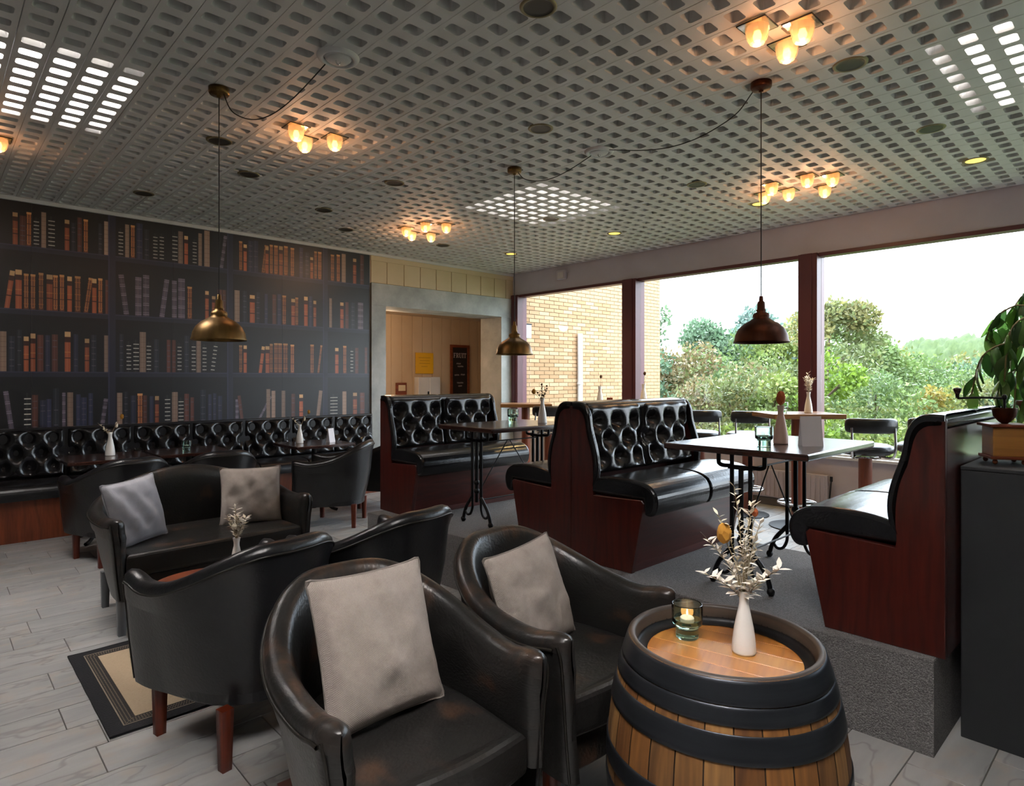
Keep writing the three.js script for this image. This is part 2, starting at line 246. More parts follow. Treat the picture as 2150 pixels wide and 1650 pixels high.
// ------------------------------------------------------------------ walls
{
  const b = structure('wall_back', 'back wall with mural, beige boards and concrete portal', 'wall');
  part(b, 'wall_panel', span(XL - 0.2, 4.28, 0, TOP, ZB - 0.22, ZB), MAT.greyWall);
  part(b, 'wall_panel', span(4.28, XW + 0.2, 2.66, TOP, ZB - 0.22, ZB), MAT.beige);
  const xs = [4.285, 4.53, 4.80, 5.07, 5.345, 5.62, 5.90, 6.18, 6.46, 6.70, 6.858];
  for (let i = 0; i < 10; i++) part(b, 'plank', span(xs[i] + 0.005, xs[i + 1] - 0.005, 2.67, H - 0.10, ZB - 0.001, ZB + 0.014, 0.004), MAT.beige);
  part(b, 'rail', span(4.285, XW, H - 0.10, H - 0.03, ZB - 0.001, ZB + 0.018, 0.003), MAT.beige);
  part(b, 'portal_post', span(4.285, 4.505, 0, 2.37, ZB - 0.47, ZB + 0.03, 0.004), MAT.concrete);
  part(b, 'portal_post', span(6.59, XW - 0.002, 0, 2.37, ZB - 0.47, ZB + 0.03, 0.004), MAT.concrete);
  part(b, 'portal_lintel', span(4.285, XW - 0.002, 2.37, 2.665, ZB - 0.47, ZB + 0.03, 0.004), MAT.concrete);
  const hl = structure('wall_hall', 'warm beige boarded wall of the passage behind the portal', 'wall');
  const hz = -9.2;
  for (let i = 0; i < 20; i++) part(hl, 'board', span(4.1 + i * 0.215, 4.1 + (i + 1) * 0.215 - 0.006, 0, 2.62, hz - 0.02, hz, 0.003), MAT.hall);
  part(hl, 'backing', span(4.0, 8.5, 0, 2.62, hz - 0.2, hz - 0.012), MAT.hall);
  part(hl, 'side_wall', span(3.9, 4.1, 0, 2.62, hz - 0.2, ZB - 0.22), MAT.hall);
  part(hl, 'side_wall', span(8.4, 8.6, 0, 2.62, hz - 0.2, ZB - 0.22), MAT.hall);
  part(hl, 'hall_ceiling', span(3.9, 8.6, 2.50, 2.62, hz - 0.2, ZB - 0.47), MAT.hall);
  part(hl, 'hall_end', span(7.06, 8.6, 0, 2.62, ZB - 0.47, ZB - 0.25), MAT.hall);
  part(hl, 'hall_end', span(3.9, 4.285, 0, 2.62, ZB - 0.47, ZB - 0.22), MAT.hall);
  const l = structure('wall_left', 'plain grey side wall', 'wall'); part(l, 'wall_panel', span(XL - 0.2, XL, 0, TOP, ZB - 0.2, ZR), MAT.greyWall);
  const r = structure('wall_rear', 'plain grey rear wall', 'wall'); part(r, 'wall_panel', span(XL - 0.2, XW + 0.2, 0, TOP, ZR, ZR + 0.2), MAT.greyWall);
  const w = structure('wall_window', 'low lilac grey wall under the windows with grey bulkhead above', 'wall');
  part(w, 'parapet', span(XW, XW + 0.2, 0, SILL - 0.02, ZB - 0.1, ZR), MAT.sillWall);
  part(w, 'sill_board', span(XW - 0.03, XW + 0.16, SILL - 0.02, SILL + 0.008, ZB, ZR, 0.004), MAT.whitePaint);
  part(w, 'bulkhead', span(XW, XW + 0.2, HEAD, TOP, ZB - 0.1, ZR), MAT.bulkhead);
  part(w, 'baseboard', span(XW - 0.012, XW, 0, 0.08, ZB, ZR, 0.003), std({ color: 0x6e675c, roughness: 0.6 }));
}
// windows: maroon posts, head rail, panes
{
  const posts = [[-7.26, -7.11], [-5.09, -4.87], [-2.775, -2.58], [-0.46, -0.26], [1.86, 2.06], [4.0, 4.2]];
  posts.forEach(([a, b], i) => {
    const t = structure(`trim_${i + 2}`, 'dark maroon window post', 'window post');
    part(t, 'post', span(XW - 0.055, XW + 0.15, SILL, HEAD, a, b, 0.004), MAT.maroon);
    part(t, 'cover_strip', span(XW - 0.067, XW - 0.054, SILL, HEAD, a + 0.03, b - 0.05, 0.002), MAT.maroon);
  });
  for (let i = 0; i < 5; i++) {
    const a = posts[i][1], b = posts[i + 1][0], w = structure(`window_${i + 1}`, 'large fixed window pane between maroon posts', 'window');
    part(w, 'head_rail', span(XW - 0.01, XW + 0.12, HEAD - 0.035, HEAD + 0.004, a, b, 0.003), MAT.maroon);
    part(w, 'sash_bead', span(XW + 0.04, XW + 0.09, SILL + 0.008, SILL + 0.03, a, b, 0.003), MAT.whitePaint);
    part(w, 'pane', span(XW + 0.06, XW + 0.066, SILL + 0.03, HEAD - 0.035, a, b), MAT.glass);
  }
}
// partition behind the last booth
{
  const p = structure('wall_partition', 'dark charcoal low partition at the edge of the bar', 'partition');
  part(p, 'panel', span(2.955, 3.42, 0, 1.045, -0.58, 1.6, 0.004), MAT.partition);
  part(p, 'top_board', span(2.95, 3.425, 1.045, 1.06, -0.58, 1.6, 0.004), MAT.partition);
}

// ------------------------------------------------------------------ mural print
{
  const X0 = -1.7, X1 = 4.272, Y0 = 0.80, Y1 = 3.026, SC = 2048 / (X1 - X0), cw = 2048, ch = Math.round((Y1 - Y0) * SC);
  const cv = document.createElement('canvas'); cv.width = cw; cv.height = ch; const c = cv.getContext('2d');
  const mr = mulberry(77), X = (x) => (x - X0) * SC, Y = (y) => (Y1 - y) * SC, rgb = (a, k = 1) => `rgb(${a.map((v) => Math.round(v * k)).join(',')})`;
  c.fillStyle = 'rgb(9,10,14)'; c.fillRect(0, 0, cw, ch);
  const shelves = [2.605, 2.02, 1.445, 0.87], rows = [
    '0.59,0.04,2.92,o;0.64,0.05,2.90,r;0.69,0.04,2.94,g;0.74,0.05,2.90,w;0.80,0.04,2.96,t;0.85,0.06,2.93,w;0.98,0.04,2.92,o;1.03,0.04,2.90,d;1.08,0.04,2.96,r;1.13,0.04,2.95,g;1.25,0.04,2.93,d;1.30,0.04,2.96,t;1.42,0.05,2.91,w;1.48,0.04,2.96,t;1.53,0.04,2.96,g;1.58,0.06,2.99,n;1.65,0.05,2.94,d;1.73,0.05,2.91,w;1.79,0.05,2.92,w;1.91,0.06,2.95,w;1.97,0.05,2.97,t;2.03,0.04,2.93,o;2.11,0.05,2.91,w;2.17,0.04,2.98,t;2.23,0.06,3.02,t;2.39,0.04,3.00,p,1;2.60,0.04,2.96,g;2.65,0.04,2.93,o;2.70,0.06,2.98,n;2.76,0.06,2.99,n;2.85,0.05,2.96,g,1;2.90,0.04,2.94,o;2.95,0.04,2.97,g;3.00,0.05,2.97,g;3.06,0.05,2.97,o;3.12,0.05,2.98,g;3.20,0.05,2.97,g;3.31,0.05,2.99,n;3.38,0.06,2.94,d;3.45,0.04,2.89,o;3.50,0.04,2.97,g;3.55,0.05,2.97,g;3.72,0.05,2.96,g;3.80,0.05,2.97,g;3.87,0.06,2.99,t;4.03,0.05,2.95,o;4.13,0.06,3.01,r',
    '0.53,0.04,2.39,o,1;0.61,0.05,2.40,o;0.67,0.04,2.37,g;0.72,0.04,2.37,g;0.78,0.04,2.39,g;0.84,0.05,2.38,o;0.89,0.04,2.38,g;0.94,0.04,2.39,g;1.00,0.04,2.38,o;1.06,0.05,2.39,g;1.13,0.04,2.39,g,1;1.20,0.04,2.38,o;1.25,0.04,2.39,g;1.31,0.03,2.38,r;1.47,0.05,2.45,p,-1;1.57,0.06,2.44,p;1.64,0.06,2.47,p;1.79,0.05,2.45,p,1;1.91,0.05,2.44,p;1.97,0.07,2.47,p;2.06,0.05,2.39,g;2.24,0.04,2.36,o;2.31,0.04,2.31,o;2.37,0.05,2.39,r;2.42,0.04,2.39,r;2.55,0.06,2.40,t;2.64,0.05,2.40,d;2.72,0.06,2.36,o;2.79,0.05,2.40,d;2.89,0.04,2.39,n;2.98,0.05,2.39,r;3.04,0.05,2.40,n;3.10,0.05,2.39,g;3.21,0.05,2.36,o;3.26,0.04,2.38,g;3.37,0.05,2.40,o;3.43,0.05,2.41,n;3.49,0.04,2.36,o;3.70,0.04,2.41,t;3.85,0.05,2.37,o;3.92,0.05,2.38,r;4.00,0.06,2.38,d;4.10,0.08,2.39,p',
    '0.50,0.05,1.83,t;0.56,0.05,1.79,d;0.62,0.04,1.85,d;0.67,0.04,1.79,o;0.72,0.04,1.82,o;0.77,0.05,1.81,r;0.83,0.04,1.81,n;0.88,0.05,1.82,r;0.98,0.05,1.85,o;1.05,0.04,1.83,n;1.14,0.04,1.79,o;1.19,0.05,1.83,d;1.30,0.04,1.83,t;1.43,0.04,1.85,d;1.49,0.05,1.78,w;1.55,0.06,1.80,w;1.61,0.06,1.88,t;1.67,0.05,1.78,w;1.74,0.05,1.81,d;1.86,0.04,1.81,r;1.91,0.04,1.81,r;1.96,0.05,1.78,w;2.03,0.05,1.86,d;2.10,0.05,1.79,w;2.15,0.05,1.81,t;2.21,0.05,1.78,w;2.29,0.05,1.81,w,1;2.60,0.04,1.78,g;2.65,0.04,1.78,o;2.82,0.04,1.78,o,1;2.90,0.05,1.78,o;2.95,0.04,1.81,g;3.00,0.05,1.82,g;3.05,0.05,1.82,g;3.11,0.06,1.82,g;3.20,0.05,1.81,g;3.45,0.05,1.82,g;3.54,0.03,1.82,g,1;3.78,0.05,1.79,o;3.89,0.05,1.82,g;3.99,0.05,1.80,w;4.06,0.05,1.80,r;4.20,0.04,1.81,r',
    '0.57,0.04,1.29,p,-1;0.67,0.06,1.27,w;0.73,0.05,1.25,r;0.79,0.05,1.20,n;0.84,0.04,1.21,n;0.89,0.05,1.31,d;0.96,0.03,1.27,p;1.00,0.05,1.27,t;1.07,0.04,1.25,n;1.11,0.05,1.22,n;1.17,0.04,1.26,n;1.26,0.04,1.21,p,1;1.41,0.05,1.26,t;1.47,0.04,1.27,d;1.53,0.05,1.23,n;1.59,0.05,1.25,g;1.64,0.04,1.23,r;1.70,0.04,1.22,n;1.75,0.04,1.22,o;1.84,0.06,1.23,w;1.91,0.06,1.26,t;1.97,0.06,1.20,w;2.03,0.05,1.24,r;2.09,0.04,1.20,r;2.19,0.06,1.28,d;2.27,0.04,1.23,n;2.32,0.04,1.24,n;2.37,0.05,1.21,n;2.56,0.04,1.17,p;2.62,0.04,1.21,r,-1;2.79,0.03,1.24,p,2;2.91,0.05,1.28,t;2.97,0.05,1.26,t;3.09,0.05,1.26,t;3.21,0.05,1.22,r;3.31,0.05,1.21,o;3.52,0.05,1.26,t,1;3.71,0.11,1.21,w;3.88,0.06,1.24,t;4.03,0.06,1.22,o;4.13,0.07,1.22,r'];
  const col = { o: [160, 80, 46], r: [88, 46, 36], g: [106, 55, 36], t: [150, 122, 104], d: [27, 30, 42], n: [40, 42, 66], p: [78, 68, 80], w: [16, 17, 22] };
  function book(x, w, y, type, lean, yb) {
    const ww = X(x + w) - X(x) - 1, hh = Y(yb) - Y(y); c.save(); c.translate(X(x), Y(yb)); if (lean) c.rotate(lean * 0.12);
    const k = 0.85 + 0.3 * mr(); c.fillStyle = rgb(col[type], k); c.fillRect(0, -hh, ww, hh);
    c.fillStyle = 'rgba(255,220,180,0.10)'; c.fillRect(ww * 0.3, -hh, ww * 0.25, hh);
    if (type === 'o') { c.fillStyle = rgb([205, 162, 112], k); c.fillRect(0, -hh, ww, hh * 0.13); c.fillStyle = 'rgb(60,22,14)'; c.fillRect(0, -hh * 0.87, ww, hh * 0.13); c.fillRect(0, -hh * 0.36, ww, 3); c.fillStyle = 'rgb(196,126,66)'; c.fillRect(0, -hh * 0.5, ww, 2); }
    else if (type === 'g') { c.strokeStyle = rgb([206, 138, 72], k); c.lineWidth = 1.5; c.strokeRect(ww * 0.25, -hh * 0.94, ww * 0.5, hh * 0.88); for (let q = 1; q < 6; q++) { c.fillStyle = q & 1 ? 'rgb(176,104,54)' : 'rgb(70,34,22)'; c.fillRect(0, -hh * (q / 6), ww, 2); } c.fillStyle = rgb([196, 138, 84], k); c.fillRect(0, -hh, ww, hh * 0.06); }
    else if (type === 'w') { c.fillStyle = 'rgb(205,200,186)'; for (let q = 0; q < 7; q++) c.fillRect(1, -hh * (0.12 + q * 0.125), ww - 2, hh * 0.028); }
    else if (type === 't') { c.fillStyle = 'rgba(90,60,46,0.55)'; for (let q = 1; q < 8; q++) c.fillRect(0, -hh * q / 8, ww, 1); }
    else { c.fillStyle = rgb([120, 112, 122], 0.8); for (let q = 1; q < 6; q++) if (mr() > 0.25) c.fillRect(ww * 0.15, -hh * (q / 6 + 0.02 * mr()), ww * 0.7, 2); }
    if (type === 'p') { c.fillStyle = 'rgb(140,126,140)'; for (let q = 0; q < 5; q++) { c.fillRect(0, -hh * (0.06 + 0.22 * q), ww, 3); c.fillRect(0, -hh * (0.10 + 0.22 * q), ww, 2); } }
    c.restore();
  }
  rows.forEach((row, i) => {
    const yb = shelves[i] + 0.02;
    for (let x = X0 + 0.05; x < 0.44; ) { const w = 0.035 + 0.025 * mr(); if (mr() > 0.2) book(x, w, yb + 0.30 + 0.08 * mr(), 'orgtdnw'[Math.floor(mr() * 7)], 0, yb); x += w + 0.004; }
    for (const s of row.split(';')) { const f = s.split(','); book(+f[0], +f[1], +f[2], f[3], +(f[4] ?? 0) * (f[3] === 'p' && +f[4] > 1 ? 2 : 1), yb); }
    c.fillStyle = 'rgb(34,34,50)'; c.fillRect(0, Y(shelves[i] + 0.022), cw, 0.05 * SC); c.fillStyle = 'rgb(56,56,78)'; c.fillRect(0, Y(shelves[i] + 0.022), cw, 3);
  });
  for (const x of [-0.93, 0.23, 1.367, 2.503, 3.649]) { c.fillStyle = 'rgb(34,34,52)'; c.fillRect(X(x - 0.032), 0, 0.064 * SC, ch); c.fillStyle = 'rgb(52,52,76)'; c.fillRect(X(x - 0.032), 0, 4, ch); }
  const t = new THREE.CanvasTexture(cv); t.colorSpace = THREE.SRGBColorSpace; t.magFilter = THREE.LinearFilter;
  const m = thing('bookshelf_mural', 'wallpaper mural printed with dark shelves of old books', 'mural', [0, 0, ZB]);
  const sheet = phy({ map: t, roughness: 0.42, clearcoat: 0.4, clearcoatRoughness: 0.36 });
  const xs = [X0, -0.46, 0.73, 1.92, 3.1, X1];      // hung in drops
  for (let i = 0; i < 5; i++) {
    const g = new THREE.BoxGeometry(xs[i + 1] - xs[i] - 0.0012, Y1 - Y0, 0.003), uv = g.attributes.uv, p = g.attributes.position;
    for (let k = 0; k < p.count; k++) uv.setXY(k, (p.getX(k) + (xs[i] + xs[i + 1]) / 2 - X0) / (X1 - X0), (p.getY(k) + (Y1 - Y0) / 2) / (Y1 - Y0));
    part(m, 'wallpaper_drop', g, sheet).position.set((xs[i] + xs[i + 1]) / 2, (Y0 + Y1) / 2, 0.0025);
  }
}

// ------------------------------------------------------------------ tub chairs and sofa
// plan path of the shell's middle line, from the arm front on +x round the back to the arm front on -x
function planPath(hw, zf, zb, r) {
  const la = zf - (zb + r), lc = Math.PI / 2 * r, lb = 2 * (hw - r), total = 2 * la + 2 * lc + lb;
  return { total, at(s) {
    let d = s * total;
    if (d <= la) return [hw, zf - d, 1, 0];
    d -= la; if (d <= lc) { const a = d / r; return [hw - r + r * Math.cos(a), zb + r - r * Math.sin(a), Math.cos(a), -Math.sin(a)]; }
    d -= lc; if (d <= lb) return [hw - r - d, zb, 0, -1];
    d -= lb; if (d <= lc) { const a = d / r; return [-(hw - r) - r * Math.sin(a), zb + r - r * Math.cos(a), -Math.sin(a), -Math.cos(a)]; }
    d -= lc; return [-hw, zb + r + d, -1, 0];
  } };
}
// the same for a chair whose back is half an ellipse, narrowing behind
function ellipsePath(hw, zf, zb, z0) {
  const b = z0 - zb, la = zf - z0, le = Math.PI / 2 * Math.sqrt((hw * hw + b * b) / 2) * 2, total = 2 * la + le;
  return { total, at(s) {
    let d = s * total; if (d <= la) return [hw, zf - d, 1, 0];
    d -= la; if (d <= le) { const a = d / le * Math.PI, c = Math.cos(a), q = Math.sin(a), e = 2.3, X = Math.sign(c) * Math.pow(Math.abs(c), 2 / e), Z = Math.pow(Math.abs(q), 2 / e), nx = Math.sign(X) * Math.pow(Math.abs(X), e - 1) / hw, nz = -Math.pow(Z, e - 1) / b, n = Math.hypot(nx, nz); return [hw * X, z0 - b * Z, nx / n, nz / n]; }
    d -= le; return [-hw, z0 + d, -1, 0];
  } };
}
function tubFurniture(group, o, mats) {
  const T = 0.075, { hw, zf, zb, r, arm, top, yb = 0.2, seatY = 0.43 } = o, path = o.z0 === undefined ? planPath(hw - T / 2, zf - T / 2, zb + T / 2, r) : ellipsePath(hw - T / 2, zf - T / 2, zb + T / 2, o.z0), N = o.n ?? 60;
  const rim = (s) => { const q = Math.abs(2 * s - 1); return arm + (top - arm) * (1 - sstep(o.q0 ?? 0.10, o.q1 ?? 0.82, q)) + 0.018 * sstep(0.86, 1, q); };
  const stations = [];
  for (const k of [1, 0.75, 0.4]) stations.push([0, Math.sin(k * Math.PI / 2), Math.cos(k * Math.PI / 2)]);
  for (let i = 0; i <= N; i++) stations.push([i / N, 0, 1]);
  for (const k of [0.4, 0.75, 1]) stations.push([1, Math.sin(k * Math.PI / 2), Math.cos(k * Math.PI / 2)]);
  const profile = (s, thin) => {   // offsets along the outward normal and heights
    const y = rim(s), q = Math.abs(2 * s - 1), back = 1 - sstep(0.55, 0.95, q), h = T / 2 * Math.max(thin, 0.06), taper = 0.05 * back + 0.042, out = [], c = 0.012 * back;
    out.push([h - taper, yb], [h - taper * 0.55, yb + 0.16], [h - taper * 0.22, yb + 0.32], [h - 0.004, y - 0.10], [h + c, y - 0.05]);
    for (let k = 0; k <= 6; k++) { const a = k / 6 * Math.PI; out.push([c + h * Math.cos(a) * 1.02, y - 0.036 + 0.036 * Math.sin(a)]); }
    out.push([-h - 0.004, y - 0.075], [-h - 0.010, lerp(y, seatY, 0.5)], [-h - 0.006, seatY], [-h, yb + 0.14]);
    return out;
  };
  const NP = profile(0.5, 1).length, lens = profile(0.5, 1).reduce((a, p, i, all) => { a.push(i ? a[i - 1] + Math.hypot(p[0] - all[i - 1][0], p[1] - all[i - 1][1]) : 0); return a; }, []);
  const g = grid(stations.length - 1, NP - 1, (u, v) => {
    const [s, ext, thin] = stations[Math.round(u * (stations.length - 1))], j = Math.round(v * (NP - 1)), [x, z, nx, nz] = path.at(s), [of, y] = profile(s, thin)[j];
    return [x + nx * of, y - 0.012 * (1 - thin) * (j > 3 && j < 13 ? 1 : 0), z + nz * of + ext * T / 2, s * path.total, lens[j]];
  });
  part(group, 'shell', g, mats.shell);
  const pipe = []; for (let i = 0; i <= 40; i++) { const s = i / 40, [x, z, nx, nz] = path.at(s), q = Math.abs(2 * s - 1), c = 0.012 * (1 - sstep(0.55, 0.95, q)); pipe.push([x + nx * (T / 2 + c + 0.002), rim(s) - 0.042, z + nz * (T / 2 + c + 0.002)]); }
  part(group, 'piping', tube(pipe, 0.0055, 90, 6), mats.piping);
  for (const s of [0, 1]) { const [x, z, nx] = path.at(s), y = rim(s), d = T / 2; part(group, 'arm_piping', tube([[x + nx * d * 0.9, y - 0.03, z + 0.01], [x + nx * d * 0.86, y - 0.06, z + 0.022], [x + nx * (d * 0.86 - 0.012), 0.50, z + 0.022], [x + nx * (d * 0.86 - 0.026), yb + 0.14, z + 0.022], [x + nx * (d * 0.86 - 0.042), yb + 0.008, z + 0.022]], 0.0045, 24, 6), mats.piping); }
  // seat cushion and apron inside the shell
  const inner = (off, zfront, bulge) => { const p = [], q = path; for (let i = 0; i <= 40; i++) { const [x, z, nx, nz] = q.at(i / 40); p.push([x - nx * (T / 2 + off), -(z - nz * (T / 2 + off))]); } p[0][1] = -zfront; p[40][1] = -zfront; const a = p[40][0], b = p[0][0]; for (let k = 1; k < 10; k++) { const t = k / 10; p.push([lerp(a, b, t), -(zfront + bulge * Math.sin(t * Math.PI))]); } return p; };
  const lay = (pts, y0, y1, bev, seg) => { const e = extrude(pts, y1 - y0, bev, seg, 4); e.rotateX(-Math.PI / 2); e.translate(0, y0, 0); return e; };
  const cush = lay(inner(0.004, zf - 0.02, 0.035), seatY - 0.115, seatY + 0.008, 0.028, 4);
  { const p = cush.attributes.position; for (let i = 0; i < p.count; i++) if (p.getY(i) > seatY - 0.02) { const f = 1 - (p.getX(i) / hw) ** 2; p.setY(i, p.getY(i) + 0.012 * Math.max(0, f)); } cush.computeVertexNormals(); }
  part(group, 'seat_cushion', uvm(cush), mats.seat);
  part(group, 'apron', uvm(lay(inner(0.006, zf - 0.045, 0.02), yb, seatY - 0.112, 0.008, 2)), mats.shell);
  const lx = o.lx ?? 0.215, lz = o.lz ?? 0.215, cz = (zf + zb) / 2;
  for (const [sx, sz] of [[1, 1], [-1, 1], [1, -1], [-1, -1]]) { const l = new THREE.CylinderGeometry(0.031, 0.024, yb + 0.02, 4, 1); l.rotateY(Math.PI / 4); l.translate(sx * (sz < 0 ? o.lxr ?? lx : lx), (yb + 0.02) / 2, cz + sz * lz); part(group, 'leg', uvm(l, [rnd(), rnd()], true), mats.leg); }
}
const CHAIR = { hw: 0.328, zf: 0.34, zb: -0.34, z0: 0.10, arm: 0.63, top: 0.805, lx: 0.235, lxr: 0.21, lz: 0.215 };
const shellMats = { shell: MAT.leatherBlack, seat: MAT.leather, piping: MAT.piping, leg: MAT.legWood };
const deg = Math.PI / 180;
const chair0 = thing('tub_chair', 'black leather tub chair with pillow, closest to the viewer, left of the barrel', 'armchair', [0.965, 0, -1.545], -4 * deg, 'tub chairs in the lounge');
tubFurniture(chair0, CHAIR, { ...shellMats, shell: MAT.leather });
const darkChair = thing('tub_chair', 'black leather tub chair seen from behind, standing partly on the rug', 'armchair', [0.95, 0, -2.585], -169 * deg, 'tub chairs in the lounge');
tubFurniture(darkChair, CHAIR, shellMats);
copy(chair0, 'tub_chair', 'black leather tub chair with pillow tucked directly behind the barrel', [1.655, 0, -1.56], 2 * deg, 'tub chairs in the lounge');
copy(darkChair, 'tub_chair', 'black leather tub chair seen from behind, between rug chair and carpeted platform', [1.63, 0, -2.67], -170 * deg, 'tub chairs in the lounge');
copy(darkChair, 'tub_chair', 'black leather tub chair behind the left arm of the sofa', [1.13, 0, -5.70], -171 * deg, 'tub chairs in the lounge');
copy(darkChair, 'tub_chair', 'black leather tub chair whose back rises just above the sofa back', [1.84, 0, -5.72], 178 * deg, 'tub chairs in the lounge');
copy(darkChair, 'tub_chair', 'black leather tub chair right of the sofa with a pale sheen on its back', [2.93, 0, -5.60], -133 * deg, 'tub chairs in the lounge');
copy(darkChair, 'tub_chair', 'black leather tub chair half hidden behind the end panel of the far booth', [3.72, 0, -5.92], -160 * deg, 'tub chairs in the lounge');
{
  const s = thing('sofa', 'two seat dark leather sofa with arched back and grey legs', 'sofa', [1.285, 0, -4.245], 3 * deg);
  tubFurniture(s, { hw: 0.585, zf: 0.35, zb: -0.36, r: 0.29, arm: 0.625, top: 0.825, q0: 0.0, q1: 0.80, lx: 0.515, lxr: 0.46, lz: 0.28, n: 80 }, { ...shellMats, shell: MAT.leather, leg: std({ color: 0x6f7276, roughness: 0.45, metalness: 0.3 }) });
}

// ------------------------------------------------------------------ pillows
function pillowGeo(w, h, t, seed) {
  const f = (side) => grid(26, 26, (a, b) => {
    const u = a * 2 - 1, v = b * 2 - 1, k = Math.pow(Math.max(0, (1 - u * u) * (1 - v * v)), 0.42), pinch = 1 - 0.055 * (1 - v * v) * Math.abs(u), pinch2 = 1 - 0.055 * (1 - u * u) * Math.abs(v);
    const wr = (fbm(u * 3 + 9, v * 3 + 9, 64, 64, seed, 3) - 0.5) * 0.030 * k + 0.007 * k * Math.sin(u * 9 + v * 5 + seed);
    return [u * w / 2 * pinch, v * h / 2 * pinch2, side * (k * t / 2 + wr), u * w / 2 * side, v * h / 2];
  });
  const A = f(1), B = f(-1); B.index.array.reverse(); B.computeVertexNormals(); return join(A, B);
}
function pillow(label, mat, pos, yaw, pitch, roll, w, h, seed) {
  const p = thing('pillow', label, 'pillow', pos, 0, 'scatter pillows'); p.rotation.set(pitch * deg, yaw * deg, roll * deg, 'YXZ');
  part(p, 'cover', pillowGeo(w, h, 0.13, seed), mat);
  const e = []; for (let i = 0; i < 40; i++) { const a = i / 40 * 4, s = Math.floor(a), f = a - s, q = [[-1 + 2 * f, -1], [1, -1 + 2 * f], [1 - 2 * f, 1], [-1, 1 - 2 * f]][s]; e.push([q[0] * w / 2 * (1 - 0.055 * (1 - q[1] * q[1])), q[1] * h / 2 * (1 - 0.055 * (1 - q[0] * q[0])), 0]); }
  part(p, 'seam', tube(e, 0.0035, 120, 5, true), mat);
}
pillow('taupe woven pillow on the chair closest to the viewer', MAT.pillowWarm, [0.95, 0.645, -1.572], 4, -20, -2, 0.385, 0.41, 3);
pillow('taupe woven pillow on the chair behind the barrel', MAT.pillowWarm, [1.60, 0.61, -1.60], 6, -18, 4, 0.37, 0.38, 8);
pillow('lilac grey pillow at the left end of the sofa', MAT.pillowCool, [0.905, 0.625, -4.19], 34, -14, 3, 0.38, 0.38, 13);
pillow('beige grey pillow at the right end of the sofa', MAT.pillowWarm, [1.605, 0.615, -4.27], -14, -14, -1, 0.38, 0.38, 17);

// ------------------------------------------------------------------ tufted upholstery
// panel in local axes: width along x (0..w), height along y (0..h), front towards +z; rolls over the top by `roll`
const buttonGeo = plain(new THREE.SphereGeometry(0.011, 10, 6).scale(1, 1, 0.5));
function tuftPanel(w, h, o = {}) {
  const { t = 0.075, lean = 0, roll = 0.0, dep = 0.066, cols = 3 } = o, dx = w / cols, btn = [];
  const ys = o.ys ?? [0.24, 0.52, 0.80];
  ys.forEach((fy, j) => { const off = j % 2 === 0; const n = off ? cols : cols + 1; for (let i = 0; i < n; i++) { const x = off ? (i + 0.5) * dx : i * dx; const xx = off ? x : clamp(x, 0.045, w - 0.03); if (off || (i > 0 || true)) btn.push([xx, fy * h]); } });
  const sx = 0.047 * w / 0.54 * 3 / cols, sy = h * 0.135;
  const d = (x, y) => {   // deep oval pits at the buttons, soft ridges between them
    let m = 0; for (const [bx, by] of btn) m += Math.exp(-Math.pow(Math.hypot((x - bx) / sx, (y - by) / sy), 2.3));
    return dep * Math.min(1, m);
  };
  const NU = 66, NV = 56, nr = roll > 0 ? 8 : 0;
  const g = grid(NU, NV + nr, (u, v) => {
    const x = u * w, j = Math.round(v * (NV + nr)), ex = Math.pow(1 - Math.pow(Math.abs(2 * u - 1), 14), 0.5);
    if (j <= NV) {
      const y = j / NV * h, ey = Math.pow(1 - Math.pow(Math.max(0, 1 - 2 * j / NV), 12), 0.5) * (nr ? 1 : Math.pow(1 - Math.pow(Math.max(0, 2 * j / NV - 1), 12), 0.5));
      const z = (t - d(x, y)) * Math.min(ex, ey) * (0.25 + 0.75 * Math.min(ex, ey)); return [x, y, z - lean * y, x, y];
    }
    const a = (j - NV) / nr * Math.PI / 2, R = t * (ex * 0.9 + 0.1) - d(x, h) * ex * Math.cos(a); return [x, h + roll * Math.sin(a) * (0.7 + 0.3 * ex), R * Math.cos(a) - lean * h - (1 - Math.cos(a)) * roll * 0.6, x, h + a * 0.1];
  });
  return { geo: g, btn: btn.map(([x, y]) => [x, y, t - d(x, y) + 0.003 - lean * y]) };
}
const boothTuft = tuftPanel(0.545, 0.375, { t: 0.088, lean: 0.13, roll: 0.05 });
const wallTuft = tuftPanel(0.548, 0.455, { t: 0.085, lean: 0.10, roll: 0.0 });
function addTuft(parent, tuft, x, y, z, mat) { const p = part(parent, 'back_cushion', tuft.geo, mat); p.position.set(x, y, z); for (const b of tuft.btn) part(p, 'button', buttonGeo, MAT.button).position.set(...b); return p; }

